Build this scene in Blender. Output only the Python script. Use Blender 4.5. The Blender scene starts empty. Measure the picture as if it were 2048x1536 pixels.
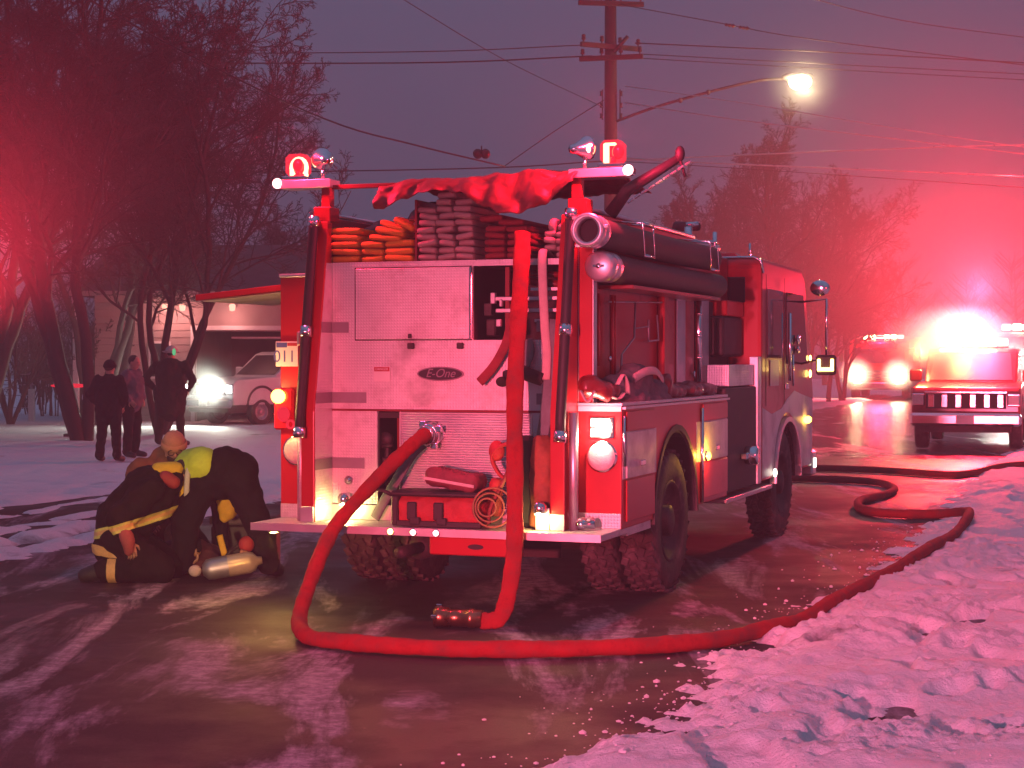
import bpy, bmesh, math, random
import numpy as np
from mathutils import Vector, Matrix, Euler

random.seed(7)
RNG = np.random.default_rng(11)
scene = bpy.context.scene
COL = scene.collection

# ------------------------------------------------------------------ camera
cam_data = bpy.data.cameras.new('camera')
cam = bpy.data.objects.new('camera', cam_data)
COL.objects.link(cam)
cam_data.sensor_width = 36.0
cam_data.lens = 36.0 * 3500.0 / 2048.0
cam.location = (0, 0, 1.7)
cam.rotation_euler = (math.radians(90) - math.atan(48 / 3500.0), 0, 0)
cam_data.clip_end = 1000
cam_data.clip_start = 0.1
scene.camera = cam

# ------------------------------------------------------------------ dusk sky
SUN_EL, SUN_ROT = math.radians(-3.0), math.radians(165)
world = bpy.data.worlds.new('World')
scene.world = world
world.use_nodes = True
wn = world.node_tree
wn.nodes.clear()
w_out = wn.nodes.new('ShaderNodeOutputWorld')
w_bg = wn.nodes.new('ShaderNodeBackground')
w_sky = wn.nodes.new('ShaderNodeTexSky')
w_sky.sky_type = 'NISHITA'
w_sky.sun_disc = False
w_sky.sun_elevation = SUN_EL
w_sky.sun_rotation = SUN_ROT
w_sky.dust_density = 2.0
w_mix = wn.nodes.new('ShaderNodeMix')
w_mix.data_type = 'RGBA'
w_mix.inputs['Factor'].default_value = 0.75
w_mix.inputs[7].default_value = (0.80, 1.26, 2.3, 1)      # even overcast dusk cloud over the clear-sky gradient
wn.links.new(w_sky.outputs[0], w_mix.inputs[6])
# overcast sky: grows brighter towards the zenith (CIE overcast law, softened)
w_tc = wn.nodes.new('ShaderNodeTexCoord')
w_sep = wn.nodes.new('ShaderNodeSeparateXYZ')
wn.links.new(w_tc.outputs['Generated'], w_sep.inputs[0])
w_mr = wn.nodes.new('ShaderNodeMapRange')
w_mr.inputs[1].default_value = 0.0
w_mr.inputs[2].default_value = 1.0
w_mr.inputs[3].default_value = 0.93
w_mr.inputs[4].default_value = 3.0
wn.links.new(w_sep.outputs[2], w_mr.inputs[0])
w_mul = wn.nodes.new('ShaderNodeVectorMath')
w_mul.operation = 'SCALE'
wn.links.new(w_mix.outputs[2], w_mul.inputs[0])
wn.links.new(w_mr.outputs[0], w_mul.inputs['Scale'])
wn.links.new(w_mul.outputs[0], w_bg.inputs[0])
w_bg.inputs[1].default_value = 0.066
wn.links.new(w_bg.outputs[0], w_out.inputs[0])

sun_data = bpy.data.lights.new('sun', 'SUN')
sun_data.energy = 0.02
sun_data.angle = math.radians(40)
sun_data.color = (0.7, 0.78, 1.0)
sun = bpy.data.objects.new('sun', sun_data)
sun.rotation_euler = (math.radians(60), 0, math.radians(20))
COL.objects.link(sun)

scene.render.engine = 'CYCLES'
cy = scene.cycles
cy.use_denoising = True
cy.max_bounces = 5
cy.diffuse_bounces = 2
cy.glossy_bounces = 3
cy.transmission_bounces = 4
cy.transparent_max_bounces = 12
cy.volume_bounces = 0
cy.caustics_reflective = False
cy.caustics_refractive = False
cy.sample_clamp_indirect = 4.0
vs = scene.view_settings
vs.view_transform = 'Standard'
vs.look = 'None'
vs.gamma = 1.0
vs.use_curve_mapping = False
vs.exposure = 0.0

RED = (1.0, 0.022, 0.085)
ROSE = (1.0, 0.075, 0.17)


def lamp(name, loc, power, color, radius=0.08, parent=None, kind='POINT', target=None, cone=60, blend=0.5):
    d = bpy.data.lights.new(name, kind)
    d.energy = power
    d.color = color
    d.shadow_soft_size = radius
    o = bpy.data.objects.new(name, d)
    o.location = loc
    if kind == 'SPOT':
        d.spot_size = math.radians(cone)
        d.spot_blend = blend
    if target is not None:
        v = Vector(target) - Vector(loc)
        o.rotation_euler = v.to_track_quat('-Z', 'Y').to_euler()
    if parent is not None:
        o.parent = parent
    COL.objects.link(o)
    return o


# beacons of the fire engines standing outside the frame, behind the photographer and to the left
LAMPS = {}
LAMPS['behind'] = lamp('rear_engine_spotlight', (-5.0, -5.5, 1.5), 19500, (1.0, 0.085, 0.14), 0.25, kind='SPOT', target=(-.2, 11.6, 0.55), cone=17, blend=1.0)
LAMPS['behind2'] = lamp('rear_engine_beacon', (-6.0, -9.0, 3.4), 23000, (1.0, 0.17, 0.33), 0.25, kind='SPOT', target=(4.6, 10.5, 0.0), cone=34, blend=1.0)
LAMPS['head'] = lamp('rear_engine_headlamp', (-4.6, -5.2, 1.1), 6500, (1.0, 0.66, 0.34), 0.12, kind='SPOT', target=(-2.62, 13.6, 0.45), cone=8.5, blend=1.0)
LAMPS['side'] = lamp('right_engine_beacon', (7.6, 4.6, 2.7), 1150, (1.0, 0.03, 0.06), 0.2, kind='SPOT', target=(1.9, 14.2, 1.7), cone=52, blend=1.0)
LAMPS['left'] = lamp('left_engine_beacon', (-5.15, 16.0, 2.4), 900, RED, 0.15, kind='SPOT', target=(-6.6, 24.0, 8.6), cone=115, blend=1.0)


# ------------------------------------------------------------------ helpers
def link(o, parent=None):
    COL.objects.link(o)
    if parent is not None:
        o.parent = parent
    return o


def tag(o, label=None, cat=None, group=None, kind=None):
    if label:
        o['label'] = label
    if cat:
        o['category'] = cat
    if group:
        o['group'] = group
    if kind:
        o['kind'] = kind
    return o


def empty(name, loc=(0, 0, 0), rz=0.0, label=None, cat=None, group=None):
    o = bpy.data.objects.new(name, None)
    o.empty_display_size = 0.2
    o.location = loc
    o.rotation_euler = (0, 0, rz)
    link(o)
    return tag(o, label, cat, group)


class MB:
    """collects geometry for ONE mesh object"""

    def __init__(s, off=(0, 0, 0)):
        s.v, s.f, s.sm, s.mi = [], [], [], []
        s.off = Vector(off)

    def add(s, verts, faces, smooth=False, mi=0, M=None):
        n = len(s.v)
        if M is not None:
            verts = [M @ Vector(p) for p in verts]
        o = s.off
        s.v.extend([(p[0] - o[0], p[1] - o[1], p[2] - o[2]) for p in verts])
        for f in faces:
            s.f.append(tuple(i + n for i in f))
            s.sm.append(smooth)
            s.mi.append(mi)
        return s

    def box(s, x0, x1, y0, y1, z0, z1, bev=0.0, M=None, mi=0):
        if x0 > x1: x0, x1 = x1, x0
        if y0 > y1: y0, y1 = y1, y0
        if z0 > z1: z0, z1 = z1, z0
        b = min(bev, (x1 - x0) * .49, (y1 - y0) * .49, (z1 - z0) * .49)
        if b <= 0:
            v = [(x0, y0, z0), (x1, y0, z0), (x1, y1, z0), (x0, y1, z0), (x0, y0, z1), (x1, y0, z1), (x1, y1, z1), (x0, y1, z1)]
            f = [(0, 3, 2, 1), (4, 5, 6, 7), (0, 1, 5, 4), (1, 2, 6, 5), (2, 3, 7, 6), (3, 0, 4, 7)]
            return s.add(v, f, M=M, mi=mi)
        v, idx = [], {}
        for sx in (0, 1):
            for sy in (0, 1):
                for sz in (0, 1):
                    X, Y, Z = (x0, x1)[sx], (y0, y1)[sy], (z0, z1)[sz]
                    dx, dy, dz = (b, -b)[sx], (b, -b)[sy], (b, -b)[sz]
                    idx[sx, sy, sz, 0] = len(v); v.append((X, Y + dy, Z + dz))
                    idx[sx, sy, sz, 1] = len(v); v.append((X + dx, Y, Z + dz))
                    idx[sx, sy, sz, 2] = len(v); v.append((X + dx, Y + dy, Z))
        f = []
        I = lambda a, b_, c, k: idx[a, b_, c, k]
        f.append((I(0, 0, 0, 0), I(0, 0, 1, 0), I(0, 1, 1, 0), I(0, 1, 0, 0)))
        f.append((I(1, 0, 0, 0), I(1, 1, 0, 0), I(1, 1, 1, 0), I(1, 0, 1, 0)))
        f.append((I(0, 0, 0, 1), I(1, 0, 0, 1), I(1, 0, 1, 1), I(0, 0, 1, 1)))
        f.append((I(0, 1, 0, 1), I(0, 1, 1, 1), I(1, 1, 1, 1), I(1, 1, 0, 1)))
        f.append((I(0, 0, 0, 2), I(0, 1, 0, 2), I(1, 1, 0, 2), I(1, 0, 0, 2)))
        f.append((I(0, 0, 1, 2), I(1, 0, 1, 2), I(1, 1, 1, 2), I(0, 1, 1, 2)))
        for a in (0, 1):
            for c in (0, 1):
                f.append((I(0, a, c, 1), I(1, a, c, 1), I(1, a, c, 2), I(0, a, c, 2)))
                f.append((I(a, 0, c, 0), I(a, 1, c, 0), I(a, 1, c, 2), I(a, 0, c, 2)))
                f.append((I(a, c, 0, 0), I(a, c, 1, 0), I(a, c, 1, 1), I(a, c, 0, 1)))
                for d in (0, 1):
                    f.append((I(a, c, d, 0), I(a, c, d, 1), I(a, c, d, 2)))
        return s.add(v, f, M=M, mi=mi)

    def tube(s, path, r, n=8, caps=True, smooth=True, squash=None, up=(0, 0, 1), mi=0, M=None):
        P = np.array([tuple(p) for p in path], float)
        k = len(P)
        R = np.full(k, r, float) if np.isscalar(r) else np.array(r, float)
        T = np.gradient(P, axis=0) if k > 2 else np.repeat((P[1] - P[0])[None], 2, 0)
        T /= np.maximum(np.linalg.norm(T, axis=1, keepdims=True), 1e-9)
        U = np.array(up, float)
        verts = []
        prev = None
        a = np.arange(n) * 2 * math.pi / n
        ca, sa = np.cos(a), np.sin(a)
        for i in range(k):
            t = T[i]
            if prev is None:
                u = U - t * (U @ t)
                if np.linalg.norm(u) < 1e-3:
                    u = np.array([1.0, 0, 0]) - t * t[0]
                    if np.linalg.norm(u) < 1e-3:
                        u = np.array([0, 1.0, 0]) - t * t[1]
            else:
                u = prev - t * (prev @ t)
            u /= max(np.linalg.norm(u), 1e-9)
            prev = u
            w = np.cross(t, u)
            A, B = (1, 1) if squash is None else squash
            ring = P[i] + R[i] * (np.outer(ca * A, w) + np.outer(sa * B, u))
            verts.extend(map(tuple, ring))
        faces = []
        for i in range(k - 1):
            for j in range(n):
                j2 = (j + 1) % n
                faces.append((i * n + j, i * n + j2, (i + 1) * n + j2, (i + 1) * n + j))
        if caps:
            faces.append(tuple(range(n - 1, -1, -1)))
            faces.append(tuple((k - 1) * n + j for j in range(n)))
        return s.add(verts, faces, smooth, mi, M)

    def cyl(s, p0, p1, r0, r1=None, n=16, smooth=True, mi=0, M=None):
        return s.tube([p0, p1], [r0, r0 if r1 is None else r1], n, smooth=smooth, mi=mi, M=M)

    def lathe(s, prof, org, axis, n=24, smooth=True, mi=0, close=False):
        ax = Vector(axis).normalized()
        u = ax.orthogonal().normalized()
        w = ax.cross(u)
        o = Vector(org)
        v = []
        for (r, h) in prof:
            for j in range(n):
                a = 2 * math.pi * j / n
                v.append(o + ax * h + (u * math.cos(a) + w * math.sin(a)) * r)
        f = []
        k = len(prof)
        for i in range(k - 1 if not close else k):
            i2 = (i + 1) % k
            for j in range(n):
                j2 = (j + 1) % n
                f.append((i * n + j, i * n + j2, i2 * n + j2, i2 * n + j))
        return s.add(v, f, smooth, mi)

    def ball(s, c, r, nu=14, nv=9, M=None, mi=0):
        rx, ry, rz = (r, r, r) if np.isscalar(r) else r
        v = [(0, 0, -rz)]
        for i in range(1, nv):
            t = -math.pi / 2 + math.pi * i / nv
            for j in range(nu):
                a = 2 * math.pi * j / nu
                v.append((rx * math.cos(t) * math.cos(a), ry * math.cos(t) * math.sin(a), rz * math.sin(t)))
        v.append((0, 0, rz))
        f = [(0, 1 + (j + 1) % nu, 1 + j) for j in range(nu)]
        for i in range(nv - 2):
            for j in range(nu):
                j2 = (j + 1) % nu
                f.append((1 + i * nu + j, 1 + i * nu + j2, 1 + (i + 1) * nu + j2, 1 + (i + 1) * nu + j))
        b = 1 + (nv - 2) * nu
        f += [(b + j, b + (j + 1) % nu, len(v) - 1) for j in range(nu)]
        T = Matrix.Translation(Vector(c))
        if M is not None:
            T = T @ M.to_4x4()
        return s.add(v, f, True, mi, T)

    def prism(s, poly, axis, a0, a1, mi=0):
        """poly in the two other axes (cyclic order kept), extruded along axis 'x','y' or 'z'"""
        def pt(p, a):
            return {'x': (a, p[0], p[1]), 'y': (p[0], a, p[1]), 'z': (p[0], p[1], a)}[axis]
        n = len(poly)
        v = [pt(p, a0) for p in poly] + [pt(p, a1) for p in poly]
        f = [tuple(range(n)), tuple(range(2 * n - 1, n - 1, -1))]
        for i in range(n):
            j = (i + 1) % n
            f.append((i, i + n, j + n, j))
        return s.add(v, f, mi=mi)

    def build(s, name, mat, parent=None, label=None, cat=None, group=None, kind=None, bevel=0.0, fix=False, loc=None, rz=None):
        me = bpy.data.meshes.new(name)
        me.from_pydata(s.v, [], s.f)
        mats = mat if isinstance(mat, (list, tuple)) else [mat]
        for m in mats:
            me.materials.append(m)
        me.polygons.foreach_set('use_smooth', s.sm)
        me.polygons.foreach_set('material_index', s.mi)
        if bevel > 0 or fix:
            bm = bmesh.new()
            bm.from_mesh(me)
            bmesh.ops.recalc_face_normals(bm, faces=bm.faces)
            if bevel > 0:
                es = [e for e in bm.edges if len(e.link_faces) == 2 and e.calc_face_angle(0) > 0.5]
                bmesh.ops.bevel(bm, geom=es, offset=bevel, segments=2, profile=0.6, affect='EDGES', clamp_overlap=True)
            bm.to_mesh(me)
            bm.free()
        me.update()
        o = bpy.data.objects.new(name, me)
        link(o, parent)
        if loc is not None:
            o.location = loc
        if rz is not None:
            o.rotation_euler = (0, 0, rz)
        return tag(o, label, cat, group, kind)


def bake_remesh(o, voxel, smooth=4, noise=0.0, nscale=6.0, flat_z=None):
    """fuse the overlapping shapes of o into one continuous skin"""
    m = o.modifiers.new('r', 'REMESH')
    m.mode = 'VOXEL'
    m.voxel_size = voxel
    m2 = o.modifiers.new('s', 'SMOOTH')
    m2.iterations = smooth
    m2.factor = 0.5
    dg = bpy.context.evaluated_depsgraph_get()
    dg.update()
    me = bpy.data.meshes.new_from_object(o.evaluated_get(dg))
    o.modifiers.clear()
    mats = [x for x in o.data.materials]
    o.data = me
    if not me.materials:
        for x in mats:
            me.materials.append(x)
    n = len(me.vertices)
    if noise > 0 and n:
        co = np.empty(n * 3); me.vertices.foreach_get('co', co); co = co.reshape(-1, 3)
        no = np.empty(n * 3); me.vertices.foreach_get('normal', no); no = no.reshape(-1, 3)
        d = (pnoise2(co[:, 0] * nscale + co[:, 2] * nscale * .6, co[:, 1] * nscale - co[:, 2] * nscale * .9, 3)
             + .5 * pnoise2(co[:, 0] * nscale * 2.3 - co[:, 2] * nscale * 1.7, co[:, 1] * nscale * 2.1 + co[:, 2] * nscale, 5))
        co += no * (d * noise)[:, None]
        me.vertices.foreach_set('co', co.ravel())
    me.polygons.foreach_set('use_smooth', [True] * len(me.polygons))
    me.update()
    return o


def pnoise2(x, y, seed=0):
    rng = np.random.default_rng(seed + 1000)
    perm = rng.permutation(512)
    perm = np.concatenate([perm, perm])
    xi = np.floor(x).astype(int); yi = np.floor(y).astype(int)
    xf = x - xi; yf = y - yi
    u = xf * xf * xf * (xf * (xf * 6 - 15) + 10); v = yf * yf * yf * (yf * (yf * 6 - 15) + 10)

    def g(ix, iy, dx, dy):
        h = perm[(perm[ix & 511] + iy) & 511]
        a = h * (2 * math.pi / 512)
        return np.cos(a) * dx + np.sin(a) * dy
    a = g(xi, yi, xf, yf); b = g(xi + 1, yi, xf - 1, yf)
    c = g(xi, yi + 1, xf, yf - 1); d = g(xi + 1, yi + 1, xf - 1, yf - 1)
    return 1.5 * ((a * (1 - u) + b * u) * (1 - v) + (c * (1 - u) + d * u) * v)


def fbm2(x, y, oct=4, seed=0, gain=0.5):
    t, a, s = 0, 1.0, 1.0
    for i in range(oct):
        t = t + a * pnoise2(x * s + i * 17.3, y * s - i * 9.1, seed + i)
        a *= gain; s *= 2.03
    return t


# ------------------------------------------------------------------ materials
def mat(name, col, rough=0.5, metal=0.0, var=0.2, vscale=6.0, bump=0.0, bscale=60.0, spec=0.5, coat=0.0, dirt=None, dscale=3.0, dlo=0.5, dhi=0.7, rvar=0.1):
    m = bpy.data.materials.new(name)
    m.use_nodes = True
    nt = m.node_tree
    b = nt.nodes['Principled BSDF']
    N, L = nt.nodes.new, nt.links.new
    b.inputs['Metallic'].default_value = metal
    b.inputs['Specular IOR Level'].default_value = spec
    b.inputs['Coat Weight'].default_value = coat
    b.inputs['Coat Roughness'].default_value = 0.12
    tc = N('ShaderNodeTexCoord')
    nz = N('ShaderNodeTexNoise')
    nz.inputs['Scale'].default_value = vscale
    nz.inputs['Detail'].default_value = 6
    nz.inputs['Roughness'].default_value = 0.65
    L(tc.outputs['Object'], nz.inputs['Vector'])
    rp = N('ShaderNodeValToRGB')
    rp.color_ramp.elements[0].position = 0.3
    rp.color_ramp.elements[1].position = 0.7
    c = np.array(col[:3])
    rp.color_ramp.elements[0].color = (*np.clip(c * (1 - var), 0, 1), 1)
    rp.color_ramp.elements[1].color = (*np.clip(c * (1 + var), 0, 1), 1)
    L(nz.outputs['Fac'], rp.inputs[0])
    out = rp.outputs[0]
    mr = N('ShaderNodeMapRange')
    mr.inputs[3].default_value = max(0.02, rough - rvar)
    mr.inputs[4].default_value = min(1, rough + rvar)
    L(nz.outputs['Fac'], mr.inputs[0])
    rout = mr.outputs[0]
    if dirt is not None:
        n2 = N('ShaderNodeTexNoise')
        n2.inputs['Scale'].default_value = dscale
        n2.inputs['Detail'].default_value = 8
        n2.inputs['Roughness'].default_value = 0.7
        L(tc.outputs['Object'], n2.inputs['Vector'])
        r2 = N('ShaderNodeMapRange')
        r2.inputs[1].default_value = dlo
        r2.inputs[2].default_value = dhi
        L(n2.outputs['Fac'], r2.inputs[0])
        mx = N('ShaderNodeMix'); mx.data_type = 'RGBA'
        L(r2.outputs[0], mx.inputs['Factor'])
        L(out, mx.inputs[6])
        mx.inputs[7].default_value = (*dirt, 1)
        out = mx.outputs[2]
        mx2 = N('ShaderNodeMix')
        L(r2.outputs[0], mx2.inputs[0]); L(rout, mx2.inputs[2]); mx2.inputs[3].default_value = 0.8
        rout = mx2.outputs[0]
    L(out, b.inputs['Base Color'])
    L(rout, b.inputs['Roughness'])
    if bump > 0:
        n3 = N('ShaderNodeTexNoise')
        n3.inputs['Scale'].default_value = bscale
        n3.inputs['Detail'].default_value = 4
        L(tc.outputs['Object'], n3.inputs['Vector'])
        bp = N('ShaderNodeBump')
        bp.inputs['Strength'].default_value = bump
        bp.inputs['Distance'].default_value = 0.01
        L(n3.outputs['Fac'], bp.inputs['Height'])
        L(bp.outputs[0], b.inputs['Normal'])
    return m


def emit(name, col, strength, through=0.0):
    """a lamp lens that gives off light; `through` lets the bulb behind it shine out"""
    m = bpy.data.materials.new(name)
    m.use_nodes = True
    nt = m.node_tree
    nt.nodes.clear()
    o = nt.nodes.new('ShaderNodeOutputMaterial')
    e = nt.nodes.new('ShaderNodeEmission')
    e.inputs[0].default_value = (*col, 1)
    e.inputs[1].default_value = strength
    if through > 0:
        t = nt.nodes.new('ShaderNodeBsdfTransparent')
        mx = nt.nodes.new('ShaderNodeMixShader')
        mx.inputs[0].default_value = through
        nt.links.new(e.outputs[0], mx.inputs[1])
        nt.links.new(t.outputs[0], mx.inputs[2])
        nt.links.new(mx.outputs[0], o.inputs[0])
    else:
        nt.links.new(e.outputs[0], o.inputs[0])
    return m


def plate_mat(name, col=(0.62, 0.62, 0.64), rough=0.42, cell=0.042, metal=0.6):
    """aluminium tread plate: raised diamonds as fine relief"""
    m = mat(name, col, rough, metal, var=0.10, vscale=2.5, rvar=0.10, dirt=(0.24, 0.22, 0.22), dscale=2.3, dlo=0.50, dhi=0.82)
    nt = m.node_tree
    N, L = nt.nodes.new, nt.links.new
    tc = N('ShaderNodeTexCoord')
    sep = N('ShaderNodeSeparateXYZ')
    L(tc.outputs['Object'], sep.inputs[0])
    def mth(op, a, b=None):
        n = N('ShaderNodeMath'); n.operation = op
        for i, q in enumerate((a, b)):
            if q is None: continue
            if isinstance(q, (int, float)): n.inputs[i].default_value = q
            else: L(q, n.inputs[i])
        return n.outputs[0]
    h = mth('ADD', sep.outputs[0], sep.outputs[1])
    k = 2 * math.pi / cell
    u = mth('SINE', mth('MULTIPLY', mth('ADD', h, sep.outputs[2]), k))
    v = mth('SINE', mth('MULTIPLY', mth('SUBTRACT', h, sep.outputs[2]), k))
    p = mth('MAXIMUM', mth('MULTIPLY', u, v), 0.15)
    bp = N('ShaderNodeBump')
    bp.inputs['Strength'].default_value = 0.5
    bp.inputs['Distance'].default_value = 0.006
    L(p, bp.inputs['Height'])
    L(bp.outputs[0], nt.nodes['Principled BSDF'].inputs['Normal'])
    return m


M_red = mat('engine_red', (0.36, 0.012, 0.018), 0.32, 0, 0.12, 1.5, coat=0.2, spec=0.35, dirt=(0.12, 0.05, 0.05), dscale=2.2, dlo=0.58, dhi=0.9)
M_darkred = mat('dark_red_paint', (0.18, 0.008, 0.012), 0.35, 0, 0.15, 2, coat=0.3)
M_plate = plate_mat('tread_plate')
M_alu = mat('brushed_aluminium', (0.6, 0.6, 0.62), 0.38, 0.8, 0.1, 3)
M_chrome = mat('chrome', (0.75, 0.75, 0.77), 0.14, 1.0, 0.05, 3, rvar=0.05)
M_white = mat('white_stripe_paint', (0.62, 0.60, 0.60), 0.4, 0, 0.1, 2, dirt=(0.3, 0.26, 0.26), dscale=2.5, dlo=0.45, dhi=0.8)
M_black = mat('black_rubber', (0.018, 0.016, 0.017), 0.6, 0, 0.3, 8, bump=0.2)
M_tyre = mat('tyre_rubber', (0.035, 0.030, 0.030), 0.75, 0, 0.4, 9, bump=0.4, bscale=40, dirt=(0.14, 0.12, 0.12), dscale=6, dlo=0.5, dhi=0.75)
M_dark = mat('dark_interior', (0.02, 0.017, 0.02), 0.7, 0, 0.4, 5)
M_chassis = mat('chassis_black', (0.03, 0.028, 0.03), 0.6, 0.2, 0.4, 7, dirt=(0.1, 0.085, 0.08), dscale=5)
M_glass = mat('dark_window_glass', (0.015, 0.016, 0.02), 0.06, 0, 0.1, 2, spec=0.8, rvar=0.03)
M_band = mat('grey_reflective_tape', (0.24, 0.23, 0.26), 0.55, 0.1, 0.1, 9)
M_lens_clear = mat('clear_lens', (0.72, 0.66, 0.62), 0.18, 0.15, 0.15, 40, bump=0.5, bscale=120)
M_lens_amber = mat('amber_lens', (0.7, 0.22, 0.02), 0.2, 0, 0.1, 30)
M_lens_red = mat('red_lens', (0.45, 0.01, 0.02), 0.15, 0, 0.1, 30)
E_red = emit('red_beacon_glow', (1.0, 0.03, 0.06), 1.3, 0.45)
E_redhot = emit('red_beacon_bulb', (1.0, 0.50, 0.24), 9.0)
E_white = emit('white_lamp_glow', (1.0, 0.93, 0.78), 18.0)
E_tail = emit('tail_lamp_glow', (1.0, 0.86, 0.70), 5.0)
E_amber = emit('amber_lamp_glow', (1.0, 0.50, 0.06), 12.0)
E_step = emit('step_lamp_glow', (1.0, 0.80, 0.34), 9.0)
E_marker = emit('red_marker_glow', (1.0, 0.30, 0.30), 9.0)
E_markeramber = emit('amber_marker_glow', (1.0, 0.62, 0.15), 11.0)
E_head = emit('headlamp_glow', (1.0, 0.86, 0.55), 100.0)
E_headcool = emit('cool_headlamp_glow', (0.95, 1.0, 0.92), 130.0)
E_street = emit('street_lamp_glow', (1.0, 0.80, 0.36), 14.0)
E_green = emit('green_light_stick', (0.2, 1.0, 0.45), 0.55)
E_bar = emit('light_bar_glow', (1.0, 0.80, 0.40), 34.0)
E_barred = emit('light_bar_red_glow', (1.0, 0.25, 0.22), 10.0)
E_redlow = emit('red_tail_glow', (1.0, 0.03, 0.06), 0.9)
M_hose = mat('red_hose_jacket', (0.30, 0.015, 0.016), 0.85, 0, 0.3, 14, bump=0.6, bscale=190, dirt=(0.10, 0.035, 0.03), dscale=7, dlo=0.46, dhi=0.72, spec=0.25)
M_hosey = mat('yellow_hose_jacket', (0.62, 0.27, 0.02), 0.8, 0, 0.2, 9, bump=0.5, bscale=150, dirt=(0.3, 0.13, 0.03), dscale=9, dlo=0.5, dhi=0.8)
M_hoseb = mat('beige_hose_jacket', (0.36, 0.29, 0.26), 0.85, 0, 0.25, 9, bump=0.5, bscale=150, dirt=(0.14, 0.11, 0.10), dscale=9, dlo=0.48, dhi=0.8)
M_hosem = mat('maroon_hose_jacket', (0.20, 0.025, 0.03), 0.85, 0, 0.3, 9, bump=0.5, bscale=150)
M_hosep = mat('pale_hose_jacket', (0.52, 0.40, 0.38), 0.8, 0, 0.15, 9, bump=0.4, bscale=150)
M_tarp = mat('red_tarpaulin', (0.22, 0.014, 0.018), 0.6, 0, 0.2, 3, bump=0.3, bscale=25, dirt=(0.12, 0.02, 0.02), dscale=2)
M_suction = mat('dark_suction_hose', (0.055, 0.045, 0.04), 0.65, 0, 0.3, 6, bump=0.3, bscale=30)
M_teal = mat('grey_green_strap', (0.13, 0.17, 0.17), 0.8, 0, 0.25, 12)
M_navy = mat('navy_cloth', (0.008, 0.008, 0.012), 0.85, 0, 0.4, 7, bump=0.4, bscale=40, spec=0.12)
M_turnout = mat('black_turnout_cloth', (0.008, 0.007, 0.007), 0.8, 0, 0.4, 7, bump=0.4, bscale=40, spec=0.12)
M_brown = mat('brown_duck_cloth', (0.20, 0.085, 0.045), 0.85, 0, 0.25, 8, bump=0.4, bscale=40, spec=0.12)
M_tan = mat('tan_knit', (0.50, 0.25, 0.14), 0.85, 0, 0.15, 12, bump=0.4, bscale=90)
M_lime = mat('lime_vest_cloth', (0.50, 0.62, 0.04), 0.7, 0, 0.15, 10)
M_yellow = mat('yellow_vest_cloth', (0.72, 0.42, 0.02), 0.7, 0, 0.15, 10)
M_tape = mat('orange_reflective_tape', (0.78, 0.40, 0.14), 0.5, 0, 0.15, 30)
M_tapey = mat('yellow_reflective_tape', (0.75, 0.60, 0.14), 0.5, 0, 0.15, 30)
M_tapes = mat('silver_reflective_tape', (0.5, 0.45, 0.42), 0.5, 0, 0.15, 30)
M_skin = mat('skin', (0.48, 0.24, 0.17), 0.55, 0, 0.1, 12)
M_glove = mat('red_work_glove', (0.34, 0.06, 0.06), 0.75, 0, 0.2, 20)
M_hair = mat('dark_hair', (0.03, 0.018, 0.012), 0.7, 0, 0.3, 60)
M_olive = mat('olive_black_cloth', (0.028, 0.028, 0.02), 0.85, 0, 0.35, 7, bump=0.4, bscale=40, spec=0.12)
M_grey = mat('grey_cloth', (0.14, 0.12, 0.13), 0.85, 0, 0.25, 7, bump=0.4, bscale=40, spec=0.12)
M_bag = mat('red_bag_cloth', (0.34, 0.03, 0.03), 0.7, 0, 0.2, 9, bump=0.5, bscale=60)
M_sign = mat('white_sign_face', (0.66, 0.64, 0.64), 0.4, 0, 0.05, 9)
M_signred = mat('red_sign_print', (0.35, 0.02, 0.04), 0.5, 0, 0.05, 9)
M_signblue = mat('blue_sign_print', (0.06, 0.08, 0.30), 0.5, 0, 0.05, 9)
M_signdark = mat('dark_sign_print', (0.04, 0.03, 0.06), 0.5, 0, 0.05, 9)
M_badge = mat('dark_badge', (0.03, 0.025, 0.035), 0.35, 0.2, 0.1, 9)
M_badgeline = mat('grey_badge_script', (0.22, 0.19, 0.22), 0.4, 0.4, 0.1, 9)
M_bark = mat('dark_bark', (0.030, 0.024, 0.022), 0.9, 0, 0.35, 4, bump=0.7, bscale=14)
M_twig = mat('bare_twigs', (0.040, 0.030, 0.028), 0.9, 0, 0.3, 3)
M_wood = mat('weathered_pole_wood', (0.05, 0.036, 0.03), 0.85, 0, 0.3, 3, bump=0.5, bscale=18)
M_wire = mat('black_cable', (0.03, 0.028, 0.03), 0.45, 0.4, 0.2, 3)
M_wireb = mat('bright_cable', (0.6, 0.58, 0.56), 0.3, 0.9, 0.1, 3)
M_siding = mat('pale_siding', (0.34, 0.27, 0.27), 0.75, 0, 0.12, 1.5, bump=0.2, bscale=8)
M_shingle = mat('dark_shingles', (0.06, 0.055, 0.06), 0.9, 0, 0.3, 3, bump=0.6, bscale=12)
M_steel = mat('galvanised_steel', (0.42, 0.42, 0.44), 0.45, 0.8, 0.15, 4)
M_whitepaint = mat('white_vehicle_paint', (0.7, 0.7, 0.72), 0.3, 0, 0.06, 2, coat=0.5)
M_signal = mat('dark_red_glass', (0.09, 0.02, 0.02), 0.3, 0, 0.2, 9)

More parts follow.
